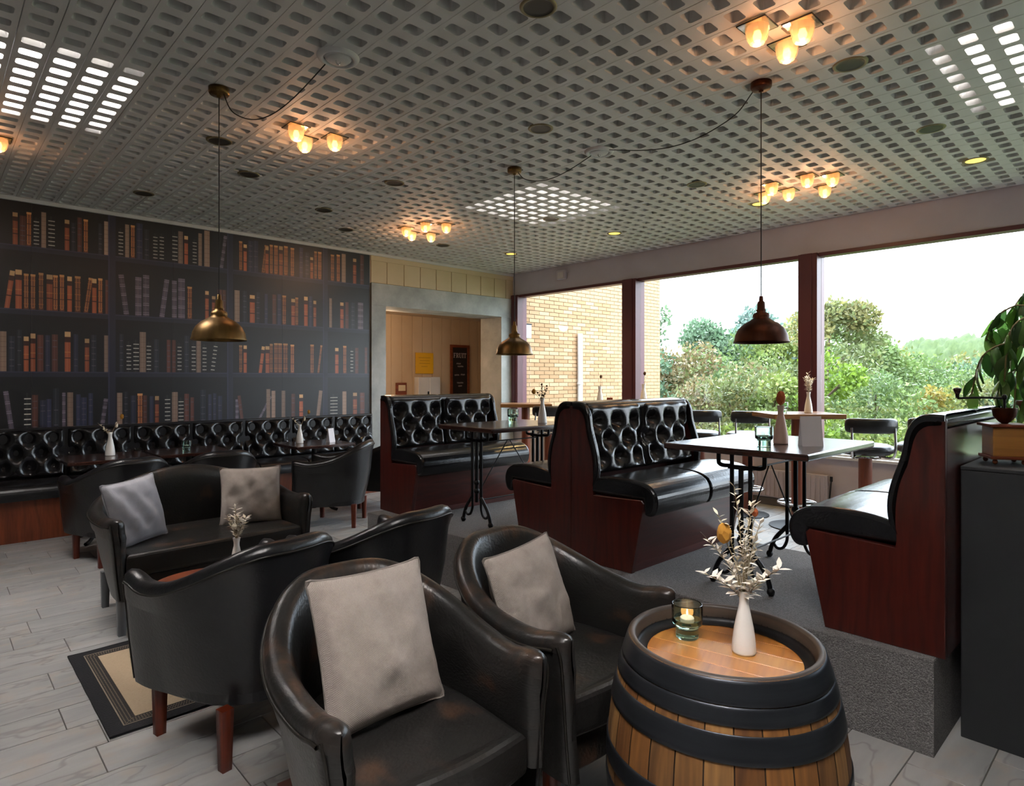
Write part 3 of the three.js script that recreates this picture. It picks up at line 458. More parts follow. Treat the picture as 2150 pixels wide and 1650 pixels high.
// ------------------------------------------------------------------ booth benches (rear at z = 0, sitting towards +z, along +x)
function boothBench(label, pos, turn, mirror) {
  const b = thing('booth_bench', label, 'bench', pos, turn, 'booth benches on the platform'), L = 1.115;
  const panel = new THREE.Shape(); panel.moveTo(0, 0); panel.lineTo(0.425, 0); panel.lineTo(0.505, 0.385); panel.lineTo(0.49, 0.40); panel.lineTo(0.165, 0.385); panel.bezierCurveTo(0.15, 0.42, 0.180, 0.50, 0.178, 0.55); panel.bezierCurveTo(0.172, 0.64, 0.132, 0.71, 0.123, 0.78); panel.bezierCurveTo(0.117, 0.85, 0.09, 0.882, 0.055, 0.884); panel.lineTo(0, 0.884); panel.closePath();
  const s = extrude(panel, 0.032, 0.003, 1, 10); s.rotateY(-Math.PI / 2); // shape x -> +z, depth -> -x
  const geo = uvm(s, [0, 0], true);
  part(b, 'end_panel', geo, MAT.mahogany).position.set(0.032, 0, 0);
  part(b, 'end_panel', geo, MAT.mahogany).position.set(L, 0, 0);
  const f = box(L - 0.066, 0.385, 0.02, L / 2, 0, 0); f.translate(0, 0.1925, 0); { const p = f.attributes.position; for (let i = 0; i < p.count; i++) p.setZ(i, p.getZ(i) + 0.40 + 0.075 * p.getY(i) / 0.385); f.computeVertexNormals(); } part(b, 'plinth_board', f, MAT.mahogany);
  part(b, 'back_board', span(0.032, L - 0.032, 0, 0.853, 0.0, 0.018), MAT.mahogany);
  part(b, 'kick_strip', span(0.034, L - 0.034, 0.0, 0.06, 0.412, 0.418), MAT.mahogany);
  // seats: flat pad with a fat roll in front
  const sh = new THREE.Shape(); sh.moveTo(0.14, 0.40); sh.lineTo(0.14, 0.465); sh.bezierCurveTo(0.2, 0.505, 0.34, 0.515, 0.47, 0.498); sh.bezierCurveTo(0.555, 0.485, 0.585, 0.44, 0.580, 0.385); sh.bezierCurveTo(0.573, 0.325, 0.54, 0.308, 0.505, 0.325); sh.lineTo(0.495, 0.40); sh.closePath();
  for (const k of [0, 1]) {
    const c = extrude(sh, L / 2 - 0.004, 0.018, 3, 10); c.rotateY(-Math.PI / 2); c.translate((k + 1) * L / 2 - 0.002, 0, 0);
    part(b, 'seat_cushion', uvm(c), MAT.leatherBooth);
    addTuft(b, boothTuft, 0.006 + k * 0.552, 0.485, 0.085, MAT.leatherBooth);
  }
  part(b, 'top_pad', box(L - 0.05, 0.05, 0.10, L / 2, 0.878, 0.052, 0.022, 5), MAT.leatherBooth);
  const er = new THREE.Shape(); er.moveTo(0.15, 0.42); er.bezierCurveTo(0.19, 0.44, 0.20, 0.52, 0.192, 0.58); er.bezierCurveTo(0.182, 0.66, 0.145, 0.72, 0.138, 0.79); er.bezierCurveTo(0.132, 0.86, 0.10, 0.907, 0.05, 0.909); er.lineTo(0.002, 0.907); er.lineTo(0.002, 0.86); er.lineTo(0.05, 0.855); er.bezierCurveTo(0.10, 0.84, 0.095, 0.77, 0.115, 0.70); er.bezierCurveTo(0.15, 0.62, 0.16, 0.55, 0.15, 0.42);
  for (const x of [0.034, L]) { const e = extrude(er, 0.034, 0.009, 3, 10); e.rotateY(-Math.PI / 2); e.translate(x, 0, 0); part(b, 'edge_roll', uvm(e), MAT.leatherBooth); }
  return b;
}
boothBench('tufted black leather booth bench with mahogany ends, farthest from the barrel', [2.655, S, -4.36], 0);
boothBench('tufted booth bench facing away, its seat turned to the far booth table', [2.75 + 1.115, S, -2.42], Math.PI);
boothBench('tufted black booth bench with large dimples facing the nearer booth table', [2.75, S, -2.42], 0);
boothBench('booth bench seen from its end beside the charcoal partition, seat towards the window table', [2.755 + 1.115, S, -0.588], Math.PI);

// ------------------------------------------------------------------ wall banquette under the mural
{
  const b = thing('banquette', 'long tufted black leather banquette along the book mural', 'banquette', [0, 0, ZB]);
  const xe = [-1.22, -0.672, -0.124, 0.424, 0.983, 1.531, 2.079, 2.627, 3.175, 3.723, 4.271];
  for (let i = 0; i < 10; i++) {
    addTuft(b, wallTuft, xe[i] + 0.002, 0.485, 0.075, MAT.leatherBooth);
    const sh = new THREE.Shape(); sh.moveTo(0.08, 0.36); sh.lineTo(0.08, 0.47); sh.bezierCurveTo(0.2, 0.505, 0.4, 0.505, 0.50, 0.49); sh.bezierCurveTo(0.565, 0.475, 0.575, 0.42, 0.565, 0.36); sh.closePath();
    const c = extrude(sh, 0.545, 0.014, 3, 8); c.rotateY(-Math.PI / 2); c.translate(xe[i] + 0.547, 0, 0); part(b, 'seat_cushion', uvm(c), MAT.leatherBlack);
  }
  part(b, 'back_frame', span(-1.22, 4.27, 0.0, 0.945, 0.012, 0.078, 0.006), MAT.leatherBlack);
  for (const [a, c] of [[-1.22, -0.1], [-0.095, 0.975], [0.98, 2.08], [2.085, 3.18], [3.185, 4.27]]) part(b, 'plinth_board', uvm(span(a, c, 0, 0.365, 0.485, 0.51, 0.003), [rnd(), rnd()], true), MAT.redwood);
  part(b, 'plinth_end', uvm(span(4.25, 4.272, 0, 0.365, 0.08, 0.484), [0, 0], true), MAT.redwood);
}

// ------------------------------------------------------------------ tables
// booth tables: dark top on two cast iron trestles with tie rods
function trestle(z = 0) {   // in the plane x = 0, feet at y = 0, top at y = 0.665
  const b = [], r = 0.011;
  for (const dz of [-0.048, 0, 0.048]) b.push(rod([0, 0.16, dz], [0, 0.60, dz], dz ? r : 0.013));
  for (const y of [0.24, 0.30]) b.push(plain(new THREE.SphereGeometry(0.022, 8, 6).translate(0, y, 0)));
  b.push(box(0.022, 0.02, 0.13, 0, 0.60, 0));
  for (const s of [-1, 1]) {
    b.push(rod([0, 0.60, s * 0.048], [0, 0.665, s * 0.048], r), tube([[0, 0.605, s * 0.05], [0, 0.604, s * 0.10], [0, 0.612, s * 0.118], [0, 0.63, s * 0.12], [0, 0.665, s * 0.12]], r, 14, 6));
    b.push(tube([[0, 0.20, s * 0.045], [0, 0.165, s * 0.075], [0, 0.115, s * 0.115], [0, 0.06, s * 0.14], [0, 0.0, s * 0.152]], 0.0125, 18, 7));
    b.push(tube([[0, 0.18, s * 0.048], [0, 0.11, s * 0.05], [0, 0.065, s * 0.075], [0, 0.06, s * 0.105], [0, 0.085, s * 0.128]], 0.009, 18, 6));
    b.push(plain(new THREE.SphereGeometry(0.02, 8, 6).translate(0, 0.02, s * 0.15)));
  }
  b.push(box(0.026, 0.012, 0.30, 0, 0.668, 0));
  return join(b);
}
const trestleGeo = trestle();
function boothTable(label, cx, cz, lx, lz, turn) {
  const t = thing('booth_table', label, 'table', [cx, S, cz], turn, 'tables in the booths'), ty = 0.674;
  part(t, 'tabletop', uvm(box(lx, 0.032, lz, 0, ty + 0.016, 0, 0.008)), MAT.darkwood);
  const d = lx / 2 - 0.12; for (const s of [-1, 1]) part(t, 'trestle', trestleGeo, MAT.castIron).position.set(s * d, 0, 0);
  part(t, 'tie_rod', rod([-d, 0.17, 0], [d, 0.17, 0], 0.005), MAT.castIron);
  part(t, 'tie_rod', rod([-d, 0.585, 0], [d, 0.585, 0], 0.005), MAT.castIron);
  for (const s of [-1, 1]) part(t, 'brace_rod', rod([s * d, 0.20, 0], [s * 0.012, 0.585, 0], 0.004), MAT.castIron);
  return ty + 0.032 + S;
}
const TY = boothTable('dark table on cast iron trestles in the nearer booth, glossy top mirroring the window', 3.285, -1.485, 0.89, 0.74, 0);
boothTable('dark table on cast iron trestles between the two far booth benches', 3.19, -3.43, 0.86, 0.60, 0);

// small dark wall tables on iron pedestals
{
  const mk = (label, x, z) => { const t = thing('wall_table', label, 'table', [x, 0, z], 0, 'tables along the banquette'); part(t, 'tabletop', box(0.64, 0.03, 0.60, 0, 0.705, 0, 0.006), MAT.darkwood); part(t, 'column', cyl(0.025, 0.025, 0.66, 0, 0.03, 0, 16), MAT.castIron); for (let k = 0; k < 4; k++) { const f = tube([[0.02, 0.14, 0], [0.10, 0.10, 0], [0.20, 0.03, 0], [0.25, 0.015, 0]], 0.016, 12, 6); f.rotateY(k * Math.PI / 2 + Math.PI / 4); part(t, 'foot', f, MAT.castIron); } part(t, 'top_plate', box(0.25, 0.02, 0.25, 0, 0.68, 0), MAT.castIron); return t; };
  mk('dark wall table with a white vase, behind the left tub chair', 1.16, -6.42);
  mk('dark wall table with a candle glass, middle of the banquette', 1.84, -6.46);
  mk('dark wall table with a vase and menu card, right end of the banquette', 3.02, -6.28);
}
// low round coffee table between sofa and chairs
{
  const t = thing('coffee_table', 'low round brown coffee table enclosed by sofa and tub chairs', 'table', [1.02, 0.0096, -3.27]);
  part(t, 'tabletop', uvm(lathe([[0, 0.362], [0.252, 0.362], [0.26, 0.37], [0.26, 0.385], [0.253, 0.392], [0, 0.392]], 48)), MAT.redwood);
  part(t, 'column', lathe([[0.05, 0.02], [0.04, 0.12], [0.035, 0.25], [0.06, 0.35], [0.06, 0.362]], 20), MAT.redwood);
  part(t, 'base', lathe([[0, 0], [0.2, 0], [0.2, 0.02], [0.06, 0.045], [0, 0.045]], 32), MAT.redwood);
}
// bar tables at the window
function barTable(label, x, z, turn) {
  const t = thing('bar_table', label, 'bar table', [x, 0, z], turn, 'high tables along the window');
  part(t, 'tabletop', uvm(box(0.66, 0.045, 0.52, 0, 1.055, 0, 0.006)), MAT.paleOak);
  part(t, 'post', uvm(cyl(0.055, 0.055, 1.02, 0, 0.012, 0, 20), [0, 0], true), MAT.redwood);
  part(t, 'base_disc', lathe([[0, 0], [0.25, 0], [0.25, 0.01], [0.06, 0.02], [0, 0.02]], 40), MAT.castIron);
  const r = plain(new THREE.TorusGeometry(0.17, 0.011, 8, 40)); r.rotateX(Math.PI / 2); r.translate(0, 0.23, 0); part(t, 'foot_ring', join(r, rod([-0.17, 0.23, 0], [0.17, 0.23, 0], 0.008), rod([0, 0.23, -0.17], [0, 0.23, 0.17], 0.008)), MAT.chrome);
  return 1.0775;
}
const BY = barTable('pale topped bar table before the second window post, left of the plant', 6.02, -2.46, -43 * deg);
barTable('pale topped bar table behind the far end of the middle booth', 6.05, -4.50, -43 * deg);
barTable('pale topped bar table behind the far booth table, by the brick wall window', 5.75, -5.85, -43 * deg);
// bar stools
const stoolSeat = (() => {
  const b = (t) => 0.0;
  const arcBack = () => { const sh = new THREE.Shape(); return grid(40, 14, (u, v) => { const a = (u - 0.5) * 1.9, k = v * Math.PI * 2, ed = Math.pow(1 - Math.pow(Math.abs(2 * u - 1), 10), 0.5), R = 0.235 + 0.032 * Math.cos(k) * ed, y = 1.015 + (0.062 * Math.sign(Math.sin(k)) * Math.pow(Math.abs(Math.sin(k)), 0.55)) * (0.4 + 0.6 * ed); return [R * Math.sin(a), y, R * Math.cos(a) - 0.02, a * 0.24, k * 0.03]; }); };
  return { back: arcBack() };
})();
function barStool(label, x, z, turn) {
  const t = thing('bar_stool', label, 'bar stool', [x, 0, z], turn, 'bar stools along the window');
  part(t, 'seat', uvm(lathe([[0, 0.765], [0.17, 0.765], [0.205, 0.785], [0.215, 0.81], [0.205, 0.838], [0.17, 0.852], [0, 0.858]], 36)), MAT.leatherBlack);
  part(t, 'backrest', stoolSeat.back, MAT.leatherBlack);
  for (const s of [-1, 1]) part(t, 'back_support', tube([[s * 0.09, 0.755, 0.05], [s * 0.15, 0.755, 0.17], [s * 0.16, 0.80, 0.195], [s * 0.16, 1.0, 0.19]], 0.010, 16, 8), MAT.chrome);
  part(t, 'bracket', join(cyl(0.07, 0.07, 0.012, 0, 0.735, 0), ...[0, 1, 2, 3].map((k) => { const g = tube([[0.05, 0.742, 0], [0.11, 0.735, 0], [0.15, 0.752, 0]], 0.008, 8, 6); return g.rotateY(k * Math.PI / 2 + 0.5); })), MAT.chrome);
  part(t, 'post', uvm(cyl(0.052, 0.052, 0.73, 0, 0.01, 0, 20), [0, 0], true), MAT.redwood);
  part(t, 'base_disc', lathe([[0, 0], [0.21, 0], [0.21, 0.01], [0.06, 0.02], [0, 0.02]], 36), MAT.castIron);
  const r = plain(new THREE.TorusGeometry(0.16, 0.011, 8, 36)); r.rotateX(Math.PI / 2); r.translate(0, 0.27, 0); part(t, 'foot_ring', join(r, rod([-0.16, 0.27, 0], [0.16, 0.27, 0], 0.008)), MAT.chrome);
}
// backrests are turned to the room
barStool('black bar stool with low curved back, right of the bar table', 5.78, -1.80, -55 * deg);
barStool('black bar stool just peeking out left of the right booth bench back', 6.23, -1.48, -50 * deg);
barStool('black bar stool directly left of the bar table top', 6.20, -3.04, -50 * deg);
barStool('black bar stool behind the right edge of the middle booth', 5.98, -3.46, -50 * deg);
barStool('black bar stool before the brick wall, behind the far booth table', 5.52, -5.22, -45 * deg);

// ------------------------------------------------------------------ barrel
{
  const b = thing('barrel', 'oak cask with black iron hoops used as a table in front', 'barrel', [1.60, 0, -0.855], 20 * deg);
  const B = 0.69, R = (y) => 0.253 + 0.062 * (1 - Math.pow((y - B / 2) / (B / 2), 2));
  const n = 28, pts = []; for (let i = 0; i <= 16; i++) { const y = B * i / 16; pts.push([R(y), y]); } pts.push([R(B) - 0.010, B + 0.002]);
  const variants = [0, 1, 2].map((k) => { const gap = 0.006; const g = lathe(pts, 3, gap, Math.PI * 2 / n - 2 * gap), p = g.attributes.position, uv = g.attributes.uv; for (let i = 0; i < p.count; i++) uv.setXY(i, p.getY(i) + k * 0.37, Math.atan2(p.getX(i), p.getZ(i)) * 0.3 + k * 0.21); return g; });
  for (let i = 0; i < n; i++) part(b, 'stave', variants[i % 3], MAT.oak[(i * 7 + (i >> 2)) % 4]).rotation.y = i / n * Math.PI * 2;
  part(b, 'inner_seam', lathe(pts.slice(0, 17).map(([r, y]) => [r - 0.004, y]), 44), std({ color: 0x2a1c10, roughness: 0.9 }));
  const hoop = (y0, y1, label) => { const p = []; for (let i = 0; i <= 6; i++) { const y = lerp(y0, y1, i / 6); p.push([R(y) + 0.0035, y]); } p.push([R(y1) - 0.001, y1 + 0.0005]); p.unshift([R(y0) - 0.001, y0]); const h = part(b, 'hoop', lathe(p, 72), MAT.hoop, label); for (const a of [0.55, 0.66]) for (const f of [0.3, 0.7]) { const y = lerp(y0, y1, f); part(h, 'rivet', plain(new THREE.SphereGeometry(0.007, 8, 6)), MAT.iron).position.set((R(y) + 0.004) * Math.sin(a), y, (R(y) + 0.004) * Math.cos(a)); } };
  hoop(B - 0.052, B - 0.001); hoop(B - 0.094, B - 0.055); hoop(B - 0.172, B - 0.112); hoop(B - 0.325, B - 0.272); hoop(0.272, 0.325); hoop(0.112, 0.172); hoop(0.01, 0.09);
  part(b, 'rim', lathe([[R(B) + 0.001, B - 0.004], [R(B) - 0.002, B + 0.0045], [R(B) - 0.013, B + 0.0035], [R(B) - 0.018, B - 0.004], [R(B) - 0.022, B - 0.03]], 88), std({ map: paint(37, [0.15, 0.125, 0.11], [0.33, 0.27, 0.22]), roughness: 0.5 }), 'dark worn rim');
  part(b, 'chime_groove', lathe([[R(B) - 0.0215, B - 0.028], [R(B) - 0.024, B - 0.045], [R(B) - 0.05, B - 0.0462]], 64), MAT.iron, 'black sealing ring');
  const rh = R(B) - 0.034, bw = rh * 2 / 6;
  for (let i = 0; i < 6; i++) {
    const x0 = -rh + i * bw + 0.0006, x1 = -rh + (i + 1) * bw - 0.0006, p = [], y = (x) => Math.sqrt(Math.max(0, rh * rh - x * x));
    for (let k = 0; k <= 8; k++) { const x = lerp(x0, x1, k / 8); p.push([x, y(x)]); } for (let k = 8; k >= 0; k--) { const x = lerp(x0, x1, k / 8); p.push([x, -y(x)]); }
    const g = extrude(p, 0.022, 0.001, 1); g.rotateX(-Math.PI / 2); g.rotateY(-0.15); part(b, 'head_plank', uvm(g, [i * 0.31, i * 0.17]), MAT.amber[i % 3]).position.y = B - 0.07;
  }
}
const HEADY = 0.69 - 0.048;

// ------------------------------------------------------------------ vases, dried flowers, candle glasses, cards
const vaseGeo = lathe([[0, 0.0], [0.030, 0.0], [0.032, 0.006], [0.031, 0.03], [0.026, 0.07], [0.018, 0.11], [0.0125, 0.135], [0.0125, 0.15], [0.0165, 0.172], [0.0135, 0.172], [0.010, 0.15], [0.010, 0.13], [0, 0.12]], 28);
function leafGeo(l, w) { const s = grid(2, 4, (u, v) => { const k = Math.sin(Math.min(1, v * 1.06 + 0.02) * Math.PI) * w / 2, x = (u - 0.5) * 2; return [x * k, v * l, Math.abs(x) * -0.15 * k + 0.12 * l * v * v]; }); return plain(s); }
function sprig(r, len, bend, az, nl, ll, lw) {   // curved stem with paired leaves; returns [stem, leaves]
  const dir = [Math.cos(az), Math.sin(az)], P = (t) => V(dir[0] * bend * t * t, len * t, dir[1] * bend * t * t), pts = [0, 0.25, 0.5, 0.75, 1].map((t) => P(t).toArray()), st = tube(pts, 0.0011, 10, 4), lv = [];
  for (let i = 0; i < nl; i++) { const t = 0.35 + 0.65 * (i + 1) / nl, p = P(t), m = new THREE.Matrix4(), q = new THREE.Quaternion().setFromEuler(new THREE.Euler(0.6 + r() * 0.9, i * 2.4 + r(), (r() - 0.5) * 0.8, 'YXZ')); m.compose(p, q, V(1, 1, 1).multiplyScalar(0.7 + 0.6 * r())); lv.push(leafGeo(ll, lw).applyMatrix4(m)); }
  return [st, join(lv)];
}
function vase(label, pos, kind, seed, sc = 1) {
  const v = thing('flower_vase', label, 'vase', pos, 0, 'white bud vases'), r = mulberry(seed); v.scale.setScalar(sc);
  part(v, 'vase_body', vaseGeo, kind === 'bud' ? std({ color: 0xb99a8c, roughness: 0.45 }) : MAT.ceramic);
  const put = (len, bend, az, nl, ll, lw, mat) => { const [s, l] = sprig(r, len, bend, az, nl, ll, lw), a = part(v, 'stem', s, MAT.stem), b = part(a, 'dried_leaves', l, mat); a.position.y = 0.12; };
  const bloom = (len, bend, az, rad, mat, sy = 1.3) => { const p = tube([[0, 0.12, 0], [Math.cos(az) * bend * 0.4, 0.12 + len * 0.6, Math.sin(az) * bend * 0.4], [Math.cos(az) * bend, 0.12 + len, Math.sin(az) * bend]], 0.0013, 10, 4), s = part(v, 'stem', p, MAT.stem); const g = plain(new THREE.IcosahedronGeometry(rad, 2)), q = g.attributes.position; for (let i = 0; i < q.count; i++) { const k = 1 + 0.10 * Math.sin(q.getX(i) * 900 + q.getY(i) * 700); q.setXYZ(i, q.getX(i) * k, q.getY(i) * k * sy, q.getZ(i) * k); } g.computeVertexNormals(); g.translate(Math.cos(az) * bend, 0.12 + len + rad * 0.6, Math.sin(az) * bend); part(s, 'flower_head', g, mat); };
  if (kind === 'big') { put(0.19, 0.10, -2.2, 34, 0.033, 0.011, MAT.driedPale); put(0.29, 0.03, 0.3, 38, 0.030, 0.010, MAT.dried); put(0.34, 0.03, -2.6, 26, 0.020, 0.006, MAT.dried); put(0.10, 0.11, -2.4, 30, 0.035, 0.014, MAT.driedPale); put(0.11, 0.10, 0.7, 28, 0.035, 0.014, MAT.driedPale); put(0.24, 0.045, 0.8, 38, 0.030, 0.010, MAT.driedPale); put(0.09, 0.04, 1.6, 24, 0.030, 0.012, MAT.driedPale); put(0.26, 0.07, -2.3, 28, 0.024, 0.008, MAT.dried); put(0.08, 0.04, -1.0, 24, 0.03, 0.012, MAT.driedPale); put(0.20, 0.02, 2.6, 30, 0.022, 0.008, MAT.driedPale); put(0.16, 0.05, 0.2, 28, 0.024, 0.009, MAT.dried); bloom(0.20, 0.055, -2.4, 0.019, MAT.ochre, 1.5); bloom(0.26, 0.035, 0.5, 0.009, MAT.orangeBud); }
  else if (kind === 'white') { for (let k = 0; k < 5; k++) put(0.07 + 0.05 * r(), 0.03 * r() + 0.01, k * 1.3, 16, 0.014, 0.008, MAT.driedPale); bloom(0.07, 0.015, 2.4, 0.011, MAT.orangeBud); }
  else if (kind === 'plume') { for (let k = 0; k < 7; k++) put(0.12 + 0.10 * r(), 0.045 * r() + 0.005, k * 0.95, 30, 0.028, 0.010, k & 1 ? MAT.driedPale : MAT.dried); bloom(0.10, 0.02, 2.4, 0.012, MAT.dried); }
  else if (kind === 'poppy') { put(0.10, 0.02, 1, 8, 0.014, 0.006, MAT.driedPale); bloom(0.13, 0.01, 0.4, 0.011, MAT.driedBrown); }
  else if (kind === 'dark') { for (let k = 0; k < 5; k++) put(0.10 + 0.05 * r(), 0.07 * r() + 0.01, k * 1.25, 16, 0.018, 0.012, MAT.driedBrown); bloom(0.09, 0.06, 3.8, 0.014, MAT.ochre); }
  else if (kind === 'yellow') { put(0.11, 0.07, 3.6, 16, 0.020, 0.010, MAT.dried); put(0.08, 0.05, 3.0, 12, 0.02, 0.010, MAT.dried); bloom(0.16, 0.08, 0.6, 0.012, MAT.ochre, 1.6); bloom(0.10, 0.04, 0.3, 0.010, MAT.dried, 2.2); }
  else if (kind === 'bud') bloom(0.075, 0.0, 0, 0.019, MAT.orangeBud, 1.7);
  return v;
}
function candleGlass(label, pos, lit) {
  const c = thing('candle_glass', label, 'candle', pos, 0, 'green glass candle cups');
  part(c, 'glass_cup', lathe([[0, 0.0], [0.030, 0.0], [0.033, 0.005], [0.032, 0.028], [0.034, 0.034], [0.0425, 0.042], [0.044, 0.06], [0.0445, 0.098], [0.0415, 0.100], [0.0395, 0.096], [0.039, 0.060], [0.037, 0.046], [0.0, 0.040]], 40), MAT.candleGlass);
  part(c, 'tealight', join(cyl(0.020, 0.020, 0.016, 0, 0.041, 0, 24), cyl(0.001, 0.001, 0.008, 0, 0.057, 0, 6)), MAT.wax);
  if (lit) { part(c, 'flame', lathe([[0, 0.062], [0.0028, 0.066], [0.0032, 0.070], [0.0016, 0.080], [0, 0.086]], 12), std({ color: 0x332211, emissive: 0xffd9a0, emissiveIntensity: 1.3 })); const l = new THREE.PointLight(0xffb060, 0.0005); l.position.set(0, 0.074, 0); l.castShadow = true; c.add(l); }
}
function card(label, pos, turn, w, h, mat) { const c = thing('menu_card', label, 'card', pos, turn, 'cards standing on tables'), a = box(w, h, 0.0015, 0, 0, 0); for (const s of [-1, 1]) { const g = a.clone().translate(0, h / 2, 0).rotateX(s * -0.16).translate(0, 0, s * Math.sin(0.16) * h); part(c, 'leaflet', g, mat); } return c; }

vase('slim white vase with tall dried white leaf sprays on the barrel', [1.655, HEADY, -0.822], 'big', 5);
candleGlass('green glass candle cup with a burning tealight on the barrel', [1.632, HEADY, -0.985], true);
vase('white vase with pale dried flower on the low coffee table', [1.16, 0.402, -3.28], 'plume', 9, 1.1);
vase('white vase with yellow dried flower on the left wall table', [1.20, 0.72, -6.46], 'yellow', 12, 1.2);
vase('pale vase with yellow dried flower on the right wall table', [2.88, 0.72, -6.32], 'yellow', 15, 1.15);
candleGlass('small glass candle cup on the middle wall table', [1.80, 0.72, -6.38], false);
card('pale menu card on the right wall table beside the yellow flower', [3.18, 0.72, -6.22], 0.5, 0.10, 0.15, MAT.paper);
vase('white vase with dark dried berries on the far booth table', [3.42, TY - 0.002, -3.30], 'dark', 18, 1.1);
candleGlass('green candle glass on the far booth table', [3.36, TY, -3.56], false);
vase('rose brown bud vase with an orange dried bud on the nearer booth table', [3.22, TY, -1.40], 'bud', 21, 1.15);
candleGlass('green candle glass on the nearer booth table', [3.03, TY, -1.40], false);
card('white menu card standing on the nearer booth table', [3.23, TY, -1.255], -43 * deg, 0.105, 0.15, MAT.paper);
vase('white vase with dried white blossoms on the bar table by the post', [6.05, BY, -2.37], 'plume', 24, 1.15);
candleGlass('green candle glass on the bar table by the post', [5.92, BY, -2.55], false);
vase('white vase with a dark poppy head on the bar table behind the middle booth', [5.83, BY, -4.68], 'poppy', 27, 1.35);
vase('white vase with pale sprays standing right of the poppy vase', [6.2, BY, -4.32], 'poppy', 33, 1.5);
card('brown card on the bar table behind the middle booth', [5.94, BY, -4.62], -43 * deg, 0.07, 0.10, MAT.redwood);

// ------------------------------------------------------------------ rug
{
  const w = 0.85, d = 0.98, hh = Math.round(1024 * d / w), cv = document.createElement('canvas'); cv.width = 1024; cv.height = hh; const c = cv.getContext('2d'), s = 1024 / w, r = mulberry(5);
  c.fillStyle = '#17161a'; c.fillRect(0, 0, 1024, hh);
  const ring = (m, col) => { c.fillStyle = col; c.fillRect(m * s, m * s, 1024 - 2 * m * s, hh - 2 * m * s); };
  ring(0.058, '#8a7d6c'); ring(0.063, '#2a2624');
  for (let m = 0.068; m < 0.10; m += 0.012) for (let q = 0; q < 130; q++) { const L = q / 130; c.fillStyle = q & 1 ? '#9a8870' : '#3a322c'; const t = [[m + L * (w - 2 * m), m], [m + L * (w - 2 * m), d - m - 0.008], [m, m + L * (d - 2 * m)], [w - m - 0.008, m + L * (d - 2 * m)]]; for (const [x, y] of t) c.fillRect(x * s, y * s, 5, 5); }
  ring(0.106, '#2b2520'); ring(0.11, '#b09b80');
  for (let k = 0; k < 9000; k++) { c.fillStyle = r() > 0.5 ? 'rgba(90,75,55,0.13)' : 'rgba(215,195,165,0.13)'; c.fillRect((0.11 + r() * (w - 0.22)) * s, (0.11 + r() * (d - 0.22)) * s, 3 + 8 * r(), 2); }
  ring(0.225, '#6b6052'); ring(0.235, '#1c1a1c');
  for (let k = 0; k < 260; k++) { const x = 0.25 + r() * (w - 0.5), y = 0.25 + r() * (d - 0.5); c.strokeStyle = r() > 0.4 ? '#8f8677' : '#4a443e'; c.lineWidth = 4; c.beginPath(); c.arc(x * s, y * s, 9 + 12 * r(), r() * 6, r() * 6 + 2.5); c.stroke(); }
  const t = new THREE.CanvasTexture(cv); t.colorSpace = THREE.SRGBColorSpace; t.magFilter = THREE.LinearFilter;
  const g = new THREE.BoxGeometry(w, 0.008, d, 30, 1, 20), p = g.attributes.position, uv = g.attributes.uv;
  for (let i = 0; i < p.count; i++) { uv.setXY(i, p.getX(i) / w + 0.5, 0.5 - p.getZ(i) / d); const e = Math.max(Math.abs(p.getX(i)) / (w / 2), Math.abs(p.getZ(i)) / (d / 2)); if (e > 0.98) p.setY(i, p.getY(i) + 0.0015 * Math.sin(p.getZ(i) * 30 + p.getX(i) * 17)); }
  g.computeVertexNormals();
  solo('rug', 'cream and black patterned rug under the coffee table', 'rug', g, std({ map: t, bumpMap: carpetBump, bumpScale: 0.002, roughness: 1 }), [0.525 + w / 2, 0.0055, -3.325], 0);
}

// ------------------------------------------------------------------ pendants
const shadeGeo = lathe([[0.0, 0.262], [0.010, 0.262], [0.012, 0.235], [0.020, 0.228], [0.022, 0.19], [0.026, 0.185], [0.024, 0.172], [0.040, 0.165], [0.046, 0.150], [0.042, 0.138], [0.060, 0.125], [0.095, 0.105], [0.122, 0.078], [0.138, 0.045], [0.143, 0.016], [0.148, 0.006], [0.146, 0.0], [0.138, 0.004], [0.132, 0.04], [0.115, 0.075], [0.085, 0.098], [0.05, 0.112], [0, 0.115]], 48);
function pendant(label, x, z, yShade, mat, disc, sag) {
  const p = thing('pendant_lamp', label, 'pendant lamp', [x, 0, z], 0, 'bell pendant lamps');
  part(p, 'shade', shadeGeo, mat).position.y = yShade;
  part(p, 'cord', rod([0, yShade + 0.255, 0], [0, H - 0.04, 0], 0.0032), MAT.cord);
  part(p, 'canopy', lathe([[0, H - 0.055], [0.012, H - 0.055], [0.014, H - 0.045], [0.05, H - 0.040], [0.056, H - 0.03], [0.056, H - 0.003], [0, H - 0.003]], 32), mat);
  const dx = disc[0] - x, dz = disc[1] - z, pts = [[0.04 * dx, H - 0.035, 0.04 * dz]];
  for (let i = 1; i <= 8; i++) { const t = i / 8, e = 0.93; pts.push([dx * e * t, H - 0.035 - sag * Math.pow(Math.sin(Math.PI * Math.pow(t, 0.8)), 1) + 0.012 * t, dz * e * t]); }
  part(p, 'swag_cord', tube(pts, 0.0032, 60, 6), MAT.cord);
  const b = part(p, 'bulb', plain(new THREE.SphereGeometry(0.03, 16, 12).translate(0, yShade + 0.065, 0)), MAT.ceramic);
}
pendant('brass bell pendant lamp hanging before the book mural', 1.228, -3.747, 1.618, MAT.brass, [1.545, -2.985], 0.20);
pendant('brass bell pendant lamp hanging over the far booth table', 3.39, -3.576, 1.588, MAT.brass, [3.583, -2.90], 0.11);
pendant('dark copper bell pendant lamp hanging before the window', 3.415, -1.595, 1.60, MAT.copper, [3.583, -2.87], 0.15);

